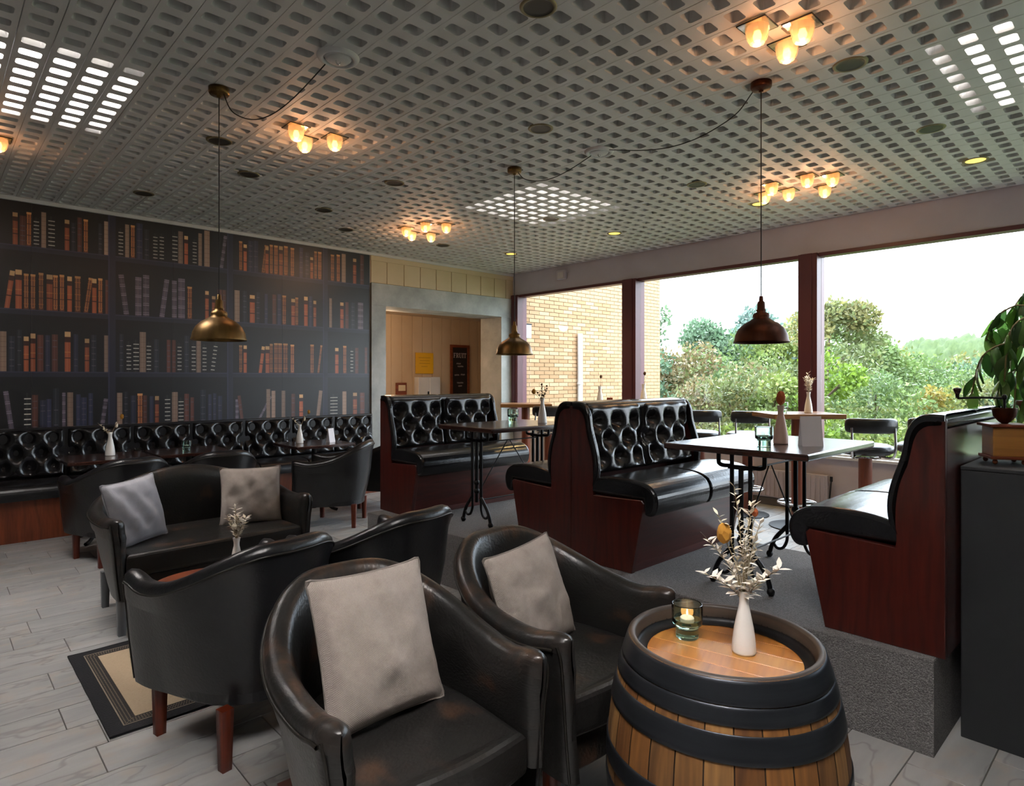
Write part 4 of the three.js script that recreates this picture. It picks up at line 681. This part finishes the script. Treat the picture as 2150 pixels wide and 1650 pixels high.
// ------------------------------------------------------------------ ceiling fittings
const place = (o, x, z) => { o.position.set(x, H, z); return o; };
{
  const mk = (label, x, z) => { const t = place(thing('ceiling_outlet', label, 'ceiling outlet', [0, 0, 0], 0, 'white ceiling outlet discs'), x, z); part(t, 'rim', lathe([[0.075, 0.0], [0.075, -0.012], [0.085, -0.018], [0.100, -0.014], [0.108, -0.002], [0.108, 0.0]], 40), MAT.whitePaint); part(t, 'disc', lathe([[0, -0.022], [0.055, -0.020], [0.066, -0.010], [0.066, 0.0]], 36), MAT.whitePaint); part(t, 'hook', plain(new THREE.TorusGeometry(0.012, 0.003, 6, 14).translate(0, -0.026, 0)), MAT.chrome); };
  mk('white ceiling disc holding the cord of the mural pendant', 1.558, -2.967); mk('white ceiling disc holding the cords of the two booth pendants', 3.594, -2.892);
}
{
  const cans = [[2.0, -1.955, 'closest to the viewer at the top edge'], [2.983, -2.894, 'near the middle of the ceiling'], [3.563, -1.182, 'right of the near crystal lamps'], [4.871, -1.118, 'toward the right window'], [1.502, -4.583, 'beside the cord of the mural pendant'], [1.922, -5.167, 'between mural pendant and crystal lamps'], [1.436, -6.341, 'by the left end of the mural'], [2.907, -4.546, 'left of the far lit grid patch'], [2.869, -5.754, 'above the third mural bay'], [4.81, -2.81, 'between window pendant and far lit patch'], [4.754, -4.461, 'just behind the far lit patch'], [3.426, -6.337, 'in front of the mural end'], [4.707, -6.259, 'in front of the beige boards']];
  const ring = lathe([[0.066, 0.0], [0.068, -0.004], [0.078, -0.006], [0.084, -0.002], [0.085, 0.004]], 36), can = lathe([[0, -0.0015], [0.05, -0.0015], [0.062, -0.003], [0.067, -0.005]], 32);
  for (const [x, z, where] of cans) { const t = place(thing('recessed_downlight', `dark recessed round downlight ${where}`, 'downlight', [0, 0, 0], 0, 'unlit recessed downlights'), x, z); part(t, 'ring', ring, MAT.ringBrass); part(t, 'can', can, std({ color: 0x2c2820, roughness: 0.5, side: THREE.DoubleSide })); }
  const lit = [[5.829, -1.05, 'farthest right along the window'], [5.782, -2.715, 'beside the crystal lamps by the window'], [5.748, -4.404, 'above the brick wall window'], [5.69, -6.068, 'close to the room corner']];
  for (const [x, z, where] of lit) {
    const t = place(thing('lit_downlight', `glowing yellow recessed downlight ${where}`, 'downlight', [0, 0, 0], 0, 'lit recessed downlights'), x, z); part(t, 'ring', ring, MAT.ringBrass);
    part(t, 'lamp_disc', lathe([[0, -0.001], [0.064, -0.001], [0.064, 0.006], [0, 0.006]], 32), std({ color: 0xffe9a0, emissive: 0xffd860, emissiveIntensity: 0.5 }));
    const l = new THREE.SpotLight(0xffd890, DOWN_LIGHT, 0, 1.1, 0.6); l.position.set(0, -0.012, 0); l.target.position.set(0, -1, 0); l.castShadow = true; l.shadow.radius = 3; t.add(l, l.target);
  }
}
{
  // crystal lamps: glass plate, faceted glass cup, bulb
  const cup = (() => { const g = new THREE.LatheGeometry([[0.0, -0.098], [0.018, -0.097], [0.034, -0.088], [0.046, -0.068], [0.052, -0.042], [0.054, -0.012], [0.050, -0.012], [0.047, -0.042], [0.041, -0.064], [0.030, -0.082], [0.015, -0.091], [0, -0.092]].map(([r, y]) => new THREE.Vector2(Math.max(r, 1e-4), y)), 12); const n = g.toNonIndexed(); n.computeVertexNormals(); return plain(n); })();
  const plateG = box(0.135, 0.006, 0.135, 0, -0.009, 0, 0.001, 1), edge = box(0.137, 0.0045, 0.003, 0, -0.009, 0), socket = cyl(0.016, 0.016, 0.02, 0, -0.032, 0, 16), bulbG = plain(new THREE.SphereGeometry(0.02, 16, 12).scale(1, 1.35, 1).translate(0, -0.056, 0));
  const bulbM = std({ color: 0xffe0b0, emissive: 0xffc078, emissiveIntensity: 3 });
  const sets = [['near the top right', [[2.848, -1.349], [2.986, -1.197], [3.108, -1.321]], ['left', 'right', 'front']], ['above the mural pendant', [[1.784, -3.968], [1.915, -4.124], [2.054, -3.958]], ['left', 'middle', 'right']], ['before the beige boards', [[3.86, -5.80], [3.894, -5.488], [4.02, -5.93], [4.222, -5.839], [4.081, -5.368]], ['leftmost', 'upper middle', 'second lower', 'lower middle', 'rightmost']], ['above the window pendant, right trio', [[5.253, -2.067], [5.378, -1.917], [5.66, -2.08]], ['left', 'right', 'lower']], ['above the window pendant, left trio', [[5.262, -2.366], [5.472, -2.525], [5.531, -2.335]], ['upper', 'left', 'right']], ['at the left edge of the ceiling', [[0.375, -5.56]], ['single']]];
  for (const [where, list, which] of sets) list.forEach(([x, z], i) => {
    const t = place(thing('crystal_ceiling_lamp', `${which[i]} crystal glass ceiling lamp of the group ${where}`, 'ceiling lamp', [0, 0, 0], 0, 'crystal ceiling lamps'), x, z);
    const p = part(t, 'glass_plate', plateG, MAT.plate); for (let k = 0; k < 4; k++) { const e = part(p, 'plate_edge', edge, MAT.iron); e.rotation.y = k * Math.PI / 2; e.position.set(Math.sin(k * Math.PI / 2) * 0.069, 0, Math.cos(k * Math.PI / 2) * 0.069); }
    part(t, 'socket', socket, MAT.ceramic); part(t, 'bulb', bulbG, bulbM); part(t, 'glass_cup', cup, MAT.crystal);
    const l = new THREE.PointLight(0xffc494, CRYSTAL_LIGHT); l.position.set(0, -0.105, 0); l.castShadow = true; t.add(l);
  });
}
{
  // square opal lights lying above the slotted planks; their light comes down through the slots
  const spots = [[0.30, -4.42, 'seen through the slots at the left edge', 0.75], [4.34, -4.20, 'seen through the slots before the far wall', 0.06], [4.22, -0.30, 'seen through the slots at the right edge', 0.16], [0.30, -0.30, 'seen through the slots above the viewer', 1.5]];
  for (const [x, z, where, power] of spots) {
    const t = thing('opal_light', `square white opal light ${where}`, 'ceiling light', [x, H + 0.062, z], 0, 'opal lights above the ceiling grid');
    part(t, 'housing', join(box(1.10, 0.02, 1.10, 0, 0.09, 0), ...[-1, 1].flatMap((k) => [box(0.02, 0.09, 1.10, k * 0.54, 0.045, 0), box(1.06, 0.09, 0.02, 0, 0.045, k * 0.54)])), MAT.whitePaint);
    part(t, 'opal_diffuser', box(1.05, 0.008, 1.05, 0, 0.03, 0), std({ color: 0xffffff, emissive: 0xffeee8, emissiveIntensity: 0.4 }));
    const l = new THREE.RectAreaLight(0xfbf6f4, OPAL_LIGHT * power, 1.0, 1.0); l.position.set(0, 0.024, 0); l.rotation.x = -Math.PI / 2; t.add(l);
  }
}
// sensor on the bulkhead
{
  const t = thing('motion_sensor', 'small grey sensor box on the bulkhead near the corner', 'sensor', [XW, 2.93, -6.20]);
  part(t, 'housing', box(0.05, 0.14, 0.17, -0.026, 0, 0, 0.012), MAT.bulkhead); part(t, 'lens', box(0.008, 0.09, 0.11, -0.054, -0.01, 0, 0.003), MAT.whitePaint); part(t, 'cable_stub', rod([-0.01, 0.03, 0.085], [-0.01, 0.03, 0.13], 0.006), MAT.bulkhead);
}
// radiator under the window
{
  const t = thing('radiator', 'white ribbed radiator on the low wall under the window', 'radiator', [XW - 0.02, 0.10, -2.93]);
  part(t, 'panel', box(0.04, 0.30, 0.92, -0.03, 0.15, 0, 0.006), MAT.sillWall);
  const rib = box(0.016, 0.27, 0.012, -0.055, 0.15, 0, 0.004); for (let i = 0; i < 19; i++) part(t, 'rib', rib, MAT.sillWall).position.z = -0.432 + i * 0.048;
  part(t, 'valve', join(cyl(0.014, 0.014, 0.05, -0.03, 0.24, 0.49), rod([-0.03, 0.02, 0.47], [-0.03, 0.26, 0.49], 0.007)), MAT.iron);
  part(t, 'pipe', rod([-0.03, 0.02, 0.47], [-0.03, 0.02, 2.0], 0.009), MAT.iron);
}
// ------------------------------------------------------------------ things in the passage
{
  const z = -9.2, cvs = (w, h, draw) => { const c = document.createElement('canvas'); c.width = w; c.height = h; draw(c.getContext('2d')); const t = new THREE.CanvasTexture(c); t.colorSpace = THREE.SRGBColorSpace; t.magFilter = THREE.LinearFilter; return t; };
  const y = thing('yellow_notice', 'yellow notice on the passage wall above the white dispenser', 'sign', [6.5, 1.675, z]);
  const yt = cvs(256, 256, (c) => { c.fillStyle = '#d9a514'; c.fillRect(0, 0, 256, 256); c.strokeStyle = '#a87a10'; c.lineWidth = 5; for (const [yy, a, b] of [[60, 40, 216], [96, 60, 200], [130, 50, 210], [168, 80, 176]]) { c.beginPath(); for (let x = a; x < b; x += 6) c.lineTo(x, yy + 4 * Math.sin(x * 0.4)); c.stroke(); } });
  { const g = new THREE.BoxGeometry(0.38, 0.37, 0.012); g.translate(0, 0, 0.012); part(y, 'board', g, std({ map: yt, roughness: 0.35 })); part(y, 'backing', box(0.385, 0.375, 0.006, 0, 0, 0.004), MAT.ringBrass); }
  const k = thing('chalkboard', 'narrow framed chalkboard with white chalk lettering in the passage', 'chalkboard', [7.30, 1.42, z]);
  const kt = cvs(256, 768, (c) => { c.fillStyle = '#171217'; c.fillRect(0, 0, 256, 768); c.fillStyle = '#b9b0b4'; c.font = 'bold 84px serif'; c.textAlign = 'center'; c.fillText('FRUIT', 128, 130, 220); c.strokeStyle = '#a59ca0'; c.lineWidth = 5; for (const [yy, a, b] of [[205, 70, 150], [240, 90, 190], [350, 40, 120], [345, 140, 220], [450, 80, 190], [490, 100, 170]]) { c.beginPath(); for (let x = a; x < b; x += 5) c.lineTo(x, yy + 9 * Math.sin(x * 0.45)); c.stroke(); } });
  { const g = new THREE.BoxGeometry(0.36, 1.12, 0.014); g.translate(0, 0, 0.01); part(k, 'slate', g, std({ map: kt, roughness: 0.8 })); for (const s of [-1, 1]) { part(k, 'frame_bar', box(0.05, 1.22, 0.03, s * 0.2, 0, 0.016, 0.003), MAT.redwood); part(k, 'frame_bar', box(0.36, 0.05, 0.03, 0, s * 0.585, 0.016, 0.003), MAT.redwood); } }
  const d = thing('dispenser', 'white wall dispenser below the yellow notice', 'dispenser', [6.52, 1.2, z]);
  part(d, 'housing', box(0.47, 0.46, 0.14, 0, 0, 0.072, 0.012), MAT.whitePaint); part(d, 'door_leaf', box(0.22, 0.42, 0.012, 0.115, 0, 0.146, 0.004), MAT.whitePaint); part(d, 'lock', box(0.03, 0.07, 0.012, -0.03, -0.06, 0.148, 0.003), MAT.iron);
  const s = thing('wall_panel', 'small brown box on the passage wall at the left', 'wall box', [6.0, 1.20, z]);
  part(s, 'housing', box(0.20, 0.26, 0.05, 0, 0, 0.027, 0.006), MAT.redwood); part(s, 'cover', box(0.14, 0.10, 0.01, 0, 0.04, 0.055, 0.002), MAT.beige);
  const l = thing('hall_light', 'warm round ceiling light of the passage', 'ceiling light', [5.0, 2.5, -7.98]);
  part(l, 'base', lathe([[0, 0], [0.15, 0], [0.15, -0.02], [0, -0.02]], 32), MAT.whitePaint); part(l, 'opal_glass', lathe([[0.14, -0.02], [0.12, -0.05], [0.06, -0.07], [0, -0.075]], 32), std({ color: 0xffffff, emissive: 0xffc880, emissiveIntensity: 1.6 }));
  const p = new THREE.PointLight(0xffd4a8, 1.0); p.position.set(0, -0.12, 0); p.castShadow = true; p.shadow.radius = 4; l.add(p);
}

// ------------------------------------------------------------------ coffee grinder and plant on the partition
{
  const g = thing('coffee_grinder', 'wooden box coffee grinder with brass bowl and crank on the partition', 'coffee grinder', [3.165, 1.06, -0.475], -62 * deg); g.scale.set(0.8, 1, 0.8);
  for (const [sx, sz] of [[1, 1], [-1, 1], [1, -1], [-1, -1]]) part(g, 'foot', plain(new THREE.SphereGeometry(0.012, 10, 8).scale(1, 0.9, 1).translate(sx * 0.06, 0.011, sz * 0.06)), MAT.redwood);
  part(g, 'base_board', box(0.17, 0.012, 0.17, 0, 0.027, 0, 0.003), MAT.redwood);
  part(g, 'body', uvm(box(0.145, 0.115, 0.145, 0, 0.09, 0, 0.004)), MAT.amber[0]);
  const dr = part(g, 'drawer', uvm(box(0.11, 0.055, 0.008, 0, 0.065, -0.073, 0.002)), MAT.amber[2]); part(dr, 'knob', plain(new THREE.SphereGeometry(0.009, 10, 8).translate(0, 0.065, -0.084)), MAT.brass);
  part(g, 'lid', uvm(box(0.18, 0.012, 0.18, 0, 0.154, 0, 0.004)), MAT.redwood);
  part(g, 'bowl', lathe([[0.012, 0.16], [0.026, 0.168], [0.047, 0.19], [0.054, 0.222], [0.050, 0.222], [0.043, 0.194], [0.02, 0.172]], 32), MAT.copper);
  part(g, 'axle', cyl(0.006, 0.006, 0.11, 0, 0.165, 0, 12), MAT.iron);
  part(g, 'crank', join(tube([[0, 0.262, 0], [0.02, 0.266, 0.012], [-0.10, 0.262, -0.05], [-0.175, 0.258, -0.0875]].filter((_, i) => i !== 1), 0.0045, 20, 8), plain(new THREE.SphereGeometry(0.012, 10, 8).translate(0, 0.266, 0))), MAT.iron);
  part(g, 'crank_knob', lathe([[0, 0.258], [0.008, 0.26], [0.010, 0.275], [0.019, 0.292], [0.019, 0.30], [0, 0.304]], 16).translate(-0.175, 0, -0.0875), MAT.darkwood);
}
{
  const p = thing('weeping_fig', 'tall leafy green houseplant in a brown pot beside the window', 'plant', [3.86, 0, -0.42]);
  part(p, 'plant_stand', join(box(0.30, 0.03, 0.30, 0, 1.14, 0, 0.004), ...[[1, 1], [1, -1], [-1, 1], [-1, -1]].map(([a, b]) => box(0.035, 1.125, 0.035, a * 0.12, 0.5625, b * 0.12))), MAT.darkwood);
  part(p, 'pot', lathe([[0, 1.156], [0.075, 1.156], [0.105, 1.27], [0.115, 1.275], [0.115, 1.295], [0.10, 1.295], [0.095, 1.27], [0, 1.27]], 32), MAT.terracotta);
  const r = mulberry(99), leafM = [0x55803a, 0x6fa044, 0x466c36].map((c) => phy({ color: c, roughness: 0.5, transmission: 0.3, thickness: 0, side: THREE.DoubleSide })), lg = grid(4, 8, (u, v) => { const w = Math.pow(Math.sin(Math.min(1, v * 0.98 + 0.02) * Math.PI), 0.8) * 0.020, x = (u - 0.5) * 2; return [x * w, -v * 0.095, 0.010 * Math.sin(v * 3) - 0.006 * x * x]; });
  for (let b = 0; b < 20; b++) {
    const az = b * 2.399, h = 1.36 + 0.46 * (b / 20), out = 0.15 + 0.15 * r(), drop = 0.10 + 0.22 * r(), c = Math.cos(az), s = Math.sin(az);
    const pts = [[0, 1.27, 0], [c * 0.02, h - 0.1, s * 0.02], [c * out * 0.4, h + 0.05, s * out * 0.4], [c * out * 0.85, h, s * out * 0.85], [c * out * 1.05, h - drop, s * out * 1.05]], cur = new THREE.CatmullRomCurve3(pts.map((q) => V(...q)));
    const br = part(p, 'branch', tube(pts, 0.004, 24, 5), MAT.stem);
    for (let k = 0; k < 14; k++) { const t = 0.35 + 0.65 * (k + 0.5) / 14, q = cur.getPoint(t), m = part(br, 'leaf', lg, leafM[Math.floor(r() * 3)]); m.position.copy(q); m.rotation.set((r() - 0.5) * 0.9, r() * 6.28, (r() - 0.5) * 1.1, 'YXZ'); m.scale.setScalar(0.95 + 0.6 * r()); }
  }
}
// second, small pot with purple orchid-like spikes beside the grinder bowl
{
  const p = thing('small_plant', 'small potted plant with a dark purple flower spike behind the grinder', 'plant', [3.30, 1.06, -0.36]), r = mulberry(7);
  part(p, 'pot', lathe([[0, 0], [0.04, 0], [0.055, 0.085], [0.05, 0.085], [0.04, 0.02], [0, 0.02]], 24), MAT.terracotta);
  for (let k = 0; k < 9; k++) { const l = part(p, 'leaf', leafGeo(0.13, 0.035), std({ color: 0x466b2c, roughness: 0.6, side: THREE.DoubleSide })); l.position.y = 0.07; l.rotation.set(0.5 + 0.4 * r(), k * 0.7, 0, 'YXZ'); }
  const f = part(p, 'flower_spike', rod([0, 0.07, 0], [-0.02, 0.26, 0.01], 0.003), MAT.stem), fm = std({ color: 0x2c2430, roughness: 0.7 }); for (let k = 0; k < 10; k++) part(f, 'blossom', plain(new THREE.IcosahedronGeometry(0.011, 1)), fm).position.set(-0.02 * k / 10 + 0.012 * (r() - 0.5), 0.16 + 0.011 * k, 0.012 * (r() - 0.5));
}

// ------------------------------------------------------------------ outside
{
  const w = structure('wall_exterior', 'yellow brick wing of the building outside the window', 'brick wall');
  const z = -7.34, x0 = 7.06, x1 = 11.12, ph = 0.0667, pl = 0.240, mats = [[0.63, 0.50, 0.36], [0.66, 0.53, 0.39], [0.60, 0.47, 0.33], [0.69, 0.57, 0.43]].map((c, i) => std({ map: paint(300 + i, c.map((v) => v * 0.93), c), roughness: 0.85 }));
  part(w, 'mortar', span(x0, x1, -2, 4.2, z - 0.35, z - 0.008), std({ color: 0x8a765a, roughness: 0.95 }));
  const list = []; for (let r = -30; r < 60; r++) { const y = 0.6 + r * ph, off = (r & 1) * pl / 2; for (let x = x0 - off; x < x1; x += pl) { const a = Math.max(x, x0), b = Math.min(x + pl, x1); if (b - a > 0.03 && y > -1.9 && y < 4.1) list.push([a, b - 0.011, y]); } }
  const vis = list.filter(([a, b, y]) => y > 0.98 && y < 2.76).sort((p, q) => p[0] - q[0]).slice(0, 290), set = new Set(vis), rest = [], full = box(pl - 0.011, ph - 0.011, 0.02, 0, 0, 0);
  for (const t of list) { const [a, b, y] = t, L = b - a; if (set.has(t)) { const g = Math.abs(L - (pl - 0.011)) < 1e-4 ? full : box(L, ph - 0.011, 0.02); part(w, 'brick', g, pick(mats)).position.set((a + b) / 2, y + ph / 2, z - 0.009 + rnd() * 0.003); } else rest.push(box(L, ph - 0.011, 0.02, (a + b) / 2, y + ph / 2, z - 0.009)); }
  const m = part(w, 'brick_remainder', join(rest), mats[1]); m.userData.kind = 'stuff';
  const ends = []; for (let r = -30; r < 60; r++) { const y = 0.6 + r * ph; if (y > -1.9 && y < 4.1) ends.push(box(0.02, ph - 0.011, 0.11, x1 + 0.001, y + ph / 2, z - 0.07), box(0.02, ph - 0.011, 0.21, x1 + 0.001, y + ph / 2, z - 0.24)); } const e = part(w, 'brick_end', join(ends), mats[0]); e.userData.kind = 'stuff';
  const p = thing('downpipe', 'white rain pipe on the yellow brick wall', 'pipe', [8.51, 0, z + 0.06]); part(p, 'pipe', cyl(0.045, 0.045, 4.2, 0, -2, 0, 20), MAT.whitePaint); part(p, 'bracket', join(cyl(0.055, 0.055, 0.03, 0, 0.4, 0, 20), cyl(0.055, 0.055, 0.03, 0, 1.3, 0, 20)), MAT.whitePaint);
  { p.children[0].geometry = cyl(0.045, 0.045, 4.2, 0, -2, 0, 20); }
  const b = thing('outdoor_lamp', 'white box lamp on the brick wall beside the corner window post', 'wall lamp', [7.17, 2.17, z + 0.01]); part(b, 'housing', box(0.16, 0.22, 0.09, 0, 0, 0.045, 0.01), MAT.whitePaint); part(b, 'cap', box(0.17, 0.02, 0.10, 0, 0.12, 0.048, 0.004), MAT.iron);
}
{
  const g = structure('ground_outside', 'grassy slope outside the windows', 'ground');
  const geo = grid(40, 40, (u, v) => { const x = 7.1 + u * 120, z = -75 + v * 110, y = -0.6 - 2.0 * sstep(8, 20, x) + 0.3 * fbm(x * 0.2, z * 0.2, 64, 64, 401, 3); return [x, y, z, x, z]; }); geo.index.array.reverse(); geo.computeVertexNormals();
  part(g, 'grass_surface', geo, std({ map: paint(33, [0.22, 0.27, 0.13], [0.32, 0.36, 0.18]), roughness: 1, side: THREE.DoubleSide }));
  const hill = structure('hill', 'distant wooded ridge beyond the trees', 'hill');
  const hg = grid(420, 14, (u, v) => { const a = -0.9 + u * 1.1, R = 92 + 14 * v, hgt = (3.2 + 5.6 * sstep(0.30, 0.80, u) + 1.1 * fbm(u * 60, 1, 512, 8, 411, 4) + 2.6 * (fbm(u * 10, 2, 512, 8, 415, 2) - 0.5)) * Math.sin(v * Math.PI / 2) + (v > 0 ? 1.8 * fbm(u * 240, v * 12, 512, 64, 417, 3) : 0) - 2.0; return [R * Math.cos(a), hgt, R * Math.sin(a), u * 100, v * 10]; });
  part(hill, 'ridge', hg, std({ map: paint(35, [0.19, 0.25, 0.12], [0.27, 0.32, 0.16]), roughness: 1, side: THREE.DoubleSide }));
}
{
  // trees: trunk and boughs with leaf tufts; each tree has its own palette
  const leafTri = new THREE.BufferGeometry(); leafTri.setAttribute('position', new THREE.Float32BufferAttribute([0, 0, 0, 0.3, 0.5, 0.08, 0, 1, 0.12, 0, 0, 0, 0, 1, 0.12, -0.3, 0.5, 0.08], 3));
  const lp = leafTri.attributes.position.array, ln = leafTri.attributes.position.count;
  function tree(label, name, x, y0, z, h, rx, pal, n, ls, seed, o = {}) {
    n = Math.round(n * 2.2); ls *= 0.68; const t = thing(name, label, name === 'bush' ? 'bush' : 'tree', [x, y0, z]), r = mulberry(seed), pos = new Float32Array(n * ln * 3), colr = new Float32Array(n * ln * 3), m = new THREE.Matrix4(), q = new THREE.Quaternion(), v = V(), c = new THREE.Color(), lobes = [];
    const base = o.base ?? 0.25; for (let k = 0; k < (o.lobes ?? 16); k++) { const f = Math.pow(r(), 0.8), hh = h * (base + (1 - base) * f), wr = rx * (o.cone ? 1 - 0.75 * f : Math.sqrt(Math.max(0.08, 1 - Math.pow((f - 0.35) / 0.72, 2)))), a = r() * 6.283, d = Math.sqrt(r()) * wr; lobes.push([Math.cos(a) * d, hh, Math.sin(a) * d, rx * (0.20 + 0.22 * r()), 0.8 + 0.4 * r(), Math.floor(r() * pal.length)]); }
    for (let i = 0; i < n; i++) {
      const L = lobes[Math.floor(r() * lobes.length)], u = r() * 2 - 1, a = r() * 6.283, s = Math.sqrt(1 - u * u), R = L[3] * Math.pow(r(), 0.33) * (1 + 0.25 * (r() - 0.5));
      v.set(L[0] + Math.cos(a) * s * R, L[1] + u * R * 0.85, L[2] + Math.sin(a) * s * R); q.setFromEuler(new THREE.Euler(r() * 3 - 0.6, r() * 6.283, r() * 2 - 1)); const k = ls * (0.6 + 0.8 * r()); m.compose(v, q, V(k, k, k));
      c.set(pal[(L[5] + (r() > 0.75 ? 1 : 0)) % pal.length]); c.multiplyScalar(0.19 + 0.20 * r());
      for (let j = 0; j < ln; j++) { v.set(lp[j * 3], lp[j * 3 + 1], lp[j * 3 + 2]).applyMatrix4(m); pos.set([v.x, v.y, v.z], (i * ln + j) * 3); colr.set([c.r, c.g, c.b], (i * ln + j) * 3); }
    }
    const g = new THREE.BufferGeometry(); g.setAttribute('position', new THREE.BufferAttribute(pos, 3)); g.setAttribute('color', new THREE.BufferAttribute(colr, 3)); g.computeVertexNormals();
    const f = part(t, 'foliage', g, foliageM); f.userData.kind = 'stuff';
    part(t, 'trunk', join(rod([0, 0, 0], [0, h * 0.75, 0], 0.045 * Math.max(1, rx * 0.6), 7), ...lobes.slice(0, 8).map((L) => rod([0, Math.max(0.2, L[1] - 0.5 * rx), 0], [L[0] * 0.8, L[1] - 0.1 * rx, L[2] * 0.8], 0.02, 5))), o.birch ? MAT.ceramic : std({ color: 0x4a3c2c, roughness: 1 }));
  }
  const foliageM = phy({ vertexColors: true, roughness: 0.85, transmission: 0.35, thickness: 0, side: THREE.DoubleSide });
  const G1 = [0x9cc05c, 0xaccc68, 0x86ac58], G2 = [0x8fb880, 0x9cc694, 0x7caa76], G3 = [0xc0d860, 0xcce068, 0xaccc5c], LIME = [0xc8f03a, 0xb8e434, 0xa4d438], BR = [0xc0a868, 0xa8b464, 0xc8b070], OL = [0x9cb05c, 0xb2bc68, 0xc8c064], YEL = [0xe8cc50, 0xc4cc5c, 0xacc45c], BLG = [0xa4ccb8, 0xb8d8ca, 0x98c2ac];
  const T = [
    ['dark leaved slim tree directly right of the brick wall end', 'tree', 13.5, 9.15, 3.2, 0.9, G2, 700, 0.16, { cone: 1, base: 0.35 }],
    ['olive green tree with autumn brown tint right of the brick wall', 'tree', 15.4, 9.0, 2.15, 2.0, BR, 4420, 0.17, {}],
    ['bluish green tree with pointed top left of the window pendant', 'tree', 20.1, 11.2, 3.35, 2.0, G2, 4420, 0.20, { cone: 1 }],
    ['bright green tree below the window pendant', 'tree', 18.6, 9.3, 2.55, 2.2, G1, 4420, 0.19, {}],
    ['pale blue green tree rising behind the window pendant', 'tree', 25.4, 12.0, 4.0, 2.0, BLG, 3400, 0.24, { cone: 1 }],
    ['light green birch with white trunk left of the post', 'tree', 19.8, 8.6, 2.75, 1.9, G3, 4080, 0.18, { birch: 1, base: 0.35 }],
    ['hazy blue green tree just left of the middle post', 'tree', 25.2, 10.0, 3.9, 1.8, BLG, 3060, 0.24, { cone: 1 }],
    ['tall olive tree directly right of the middle post', 'tree', 17.7, 6.4, 3.35, 1.7, OL, 4420, 0.17, {}],
    ['green tree with yellowing tip sloping down from the tall olive tree', 'tree', 20.4, 6.6, 2.95, 2.0, G1, 4420, 0.18, {}],
    ['yellow flecked tree in the middle of the right window', 'tree', 23.4, 6.7, 2.05, 2.4, YEL, 4080, 0.20, {}],
    ['mid green tree below the distant ridge', 'tree', 28.6, 7.0, 1.75, 3.0, G1, 4420, 0.24, {}],
    ['autumn tinted tree at the foot of the ridge', 'tree', 33.5, 6.6, 1.7, 3.2, OL, 3740, 0.26, {}],
    ['grey green tree farthest right behind the houseplant', 'tree', 30.5, 3.6, 1.8, 3.2, G2, 3740, 0.26, {}],
  ];
  T.forEach(([lab, nm, x, mz, top, rx, pal, n, ls, o], i) => { const y0 = -2.3; tree(lab, nm, x, y0, -mz, top - y0, rx, pal, n, ls, 900 + i, { base: 0.2, ...o }); });
  const B = [
    ['brownish bush outside the left of the wide window', 12.7, 7.6, 1.25, 1.15, BR, 1900], ['olive bush between brown bush and bright bush', 12.1, 6.1, 1.15, 1.2, OL, 1900], ['fresh green bush left of the middle post', 11.9, 5.3, 1.3, 1.1, G3, 2000], ['vivid lime bush directly right of the middle post', 12.4, 4.62, 1.75, 0.95, LIME, 2200], ['dark green bush behind the right bar stool', 14.4, 4.3, 1.3, 1.3, G1, 2000],
    ['yellow green bush in the middle of the right window', 14.9, 3.5, 1.15, 1.3, YEL, 2000], ['olive bush behind the coffee grinder crank', 15.4, 2.75, 1.25, 1.4, OL, 2000], ['grey green bush outside behind the houseplant', 15.6, 1.7, 1.35, 1.4, G2, 2000], ['low green bush close under the right window', 11.6, 3.4, 0.55, 1.0, G3, 1600], ['low olive bush close under the far right window', 12.0, 2.3, 0.6, 1.1, OL, 1600], ['low green bush under the lime bush', 10.9, 4.3, 0.45, 0.85, LIME, 1400], ['bright low bush close under the left window', 10.6, 5.2, 0.5, 0.85, G3, 1400], ['wide green thicket behind the brown bush', 16.6, 8.2, 1.5, 1.7, G1, 2200], ['wide green thicket behind the lime bush', 17.0, 5.6, 1.5, 1.7, G3, 2200], ['thicket below the ridge trees', 21.5, 4.6, 1.25, 2.4, G1, 2400],
  ];
  B.forEach(([lab, x, mz, top, rx, pal, n], i) => tree(lab, 'bush', x, -2.0, -mz, top + 2.0, rx, pal, Math.round(n * 1.8), 0.12, 950 + i, { base: 0.12, lobes: 22 }));
}

scene.traverse((o) => { if (o.isMesh) { o.castShadow = true; o.receiveShadow = true; } });
renderer.render(scene, camera);
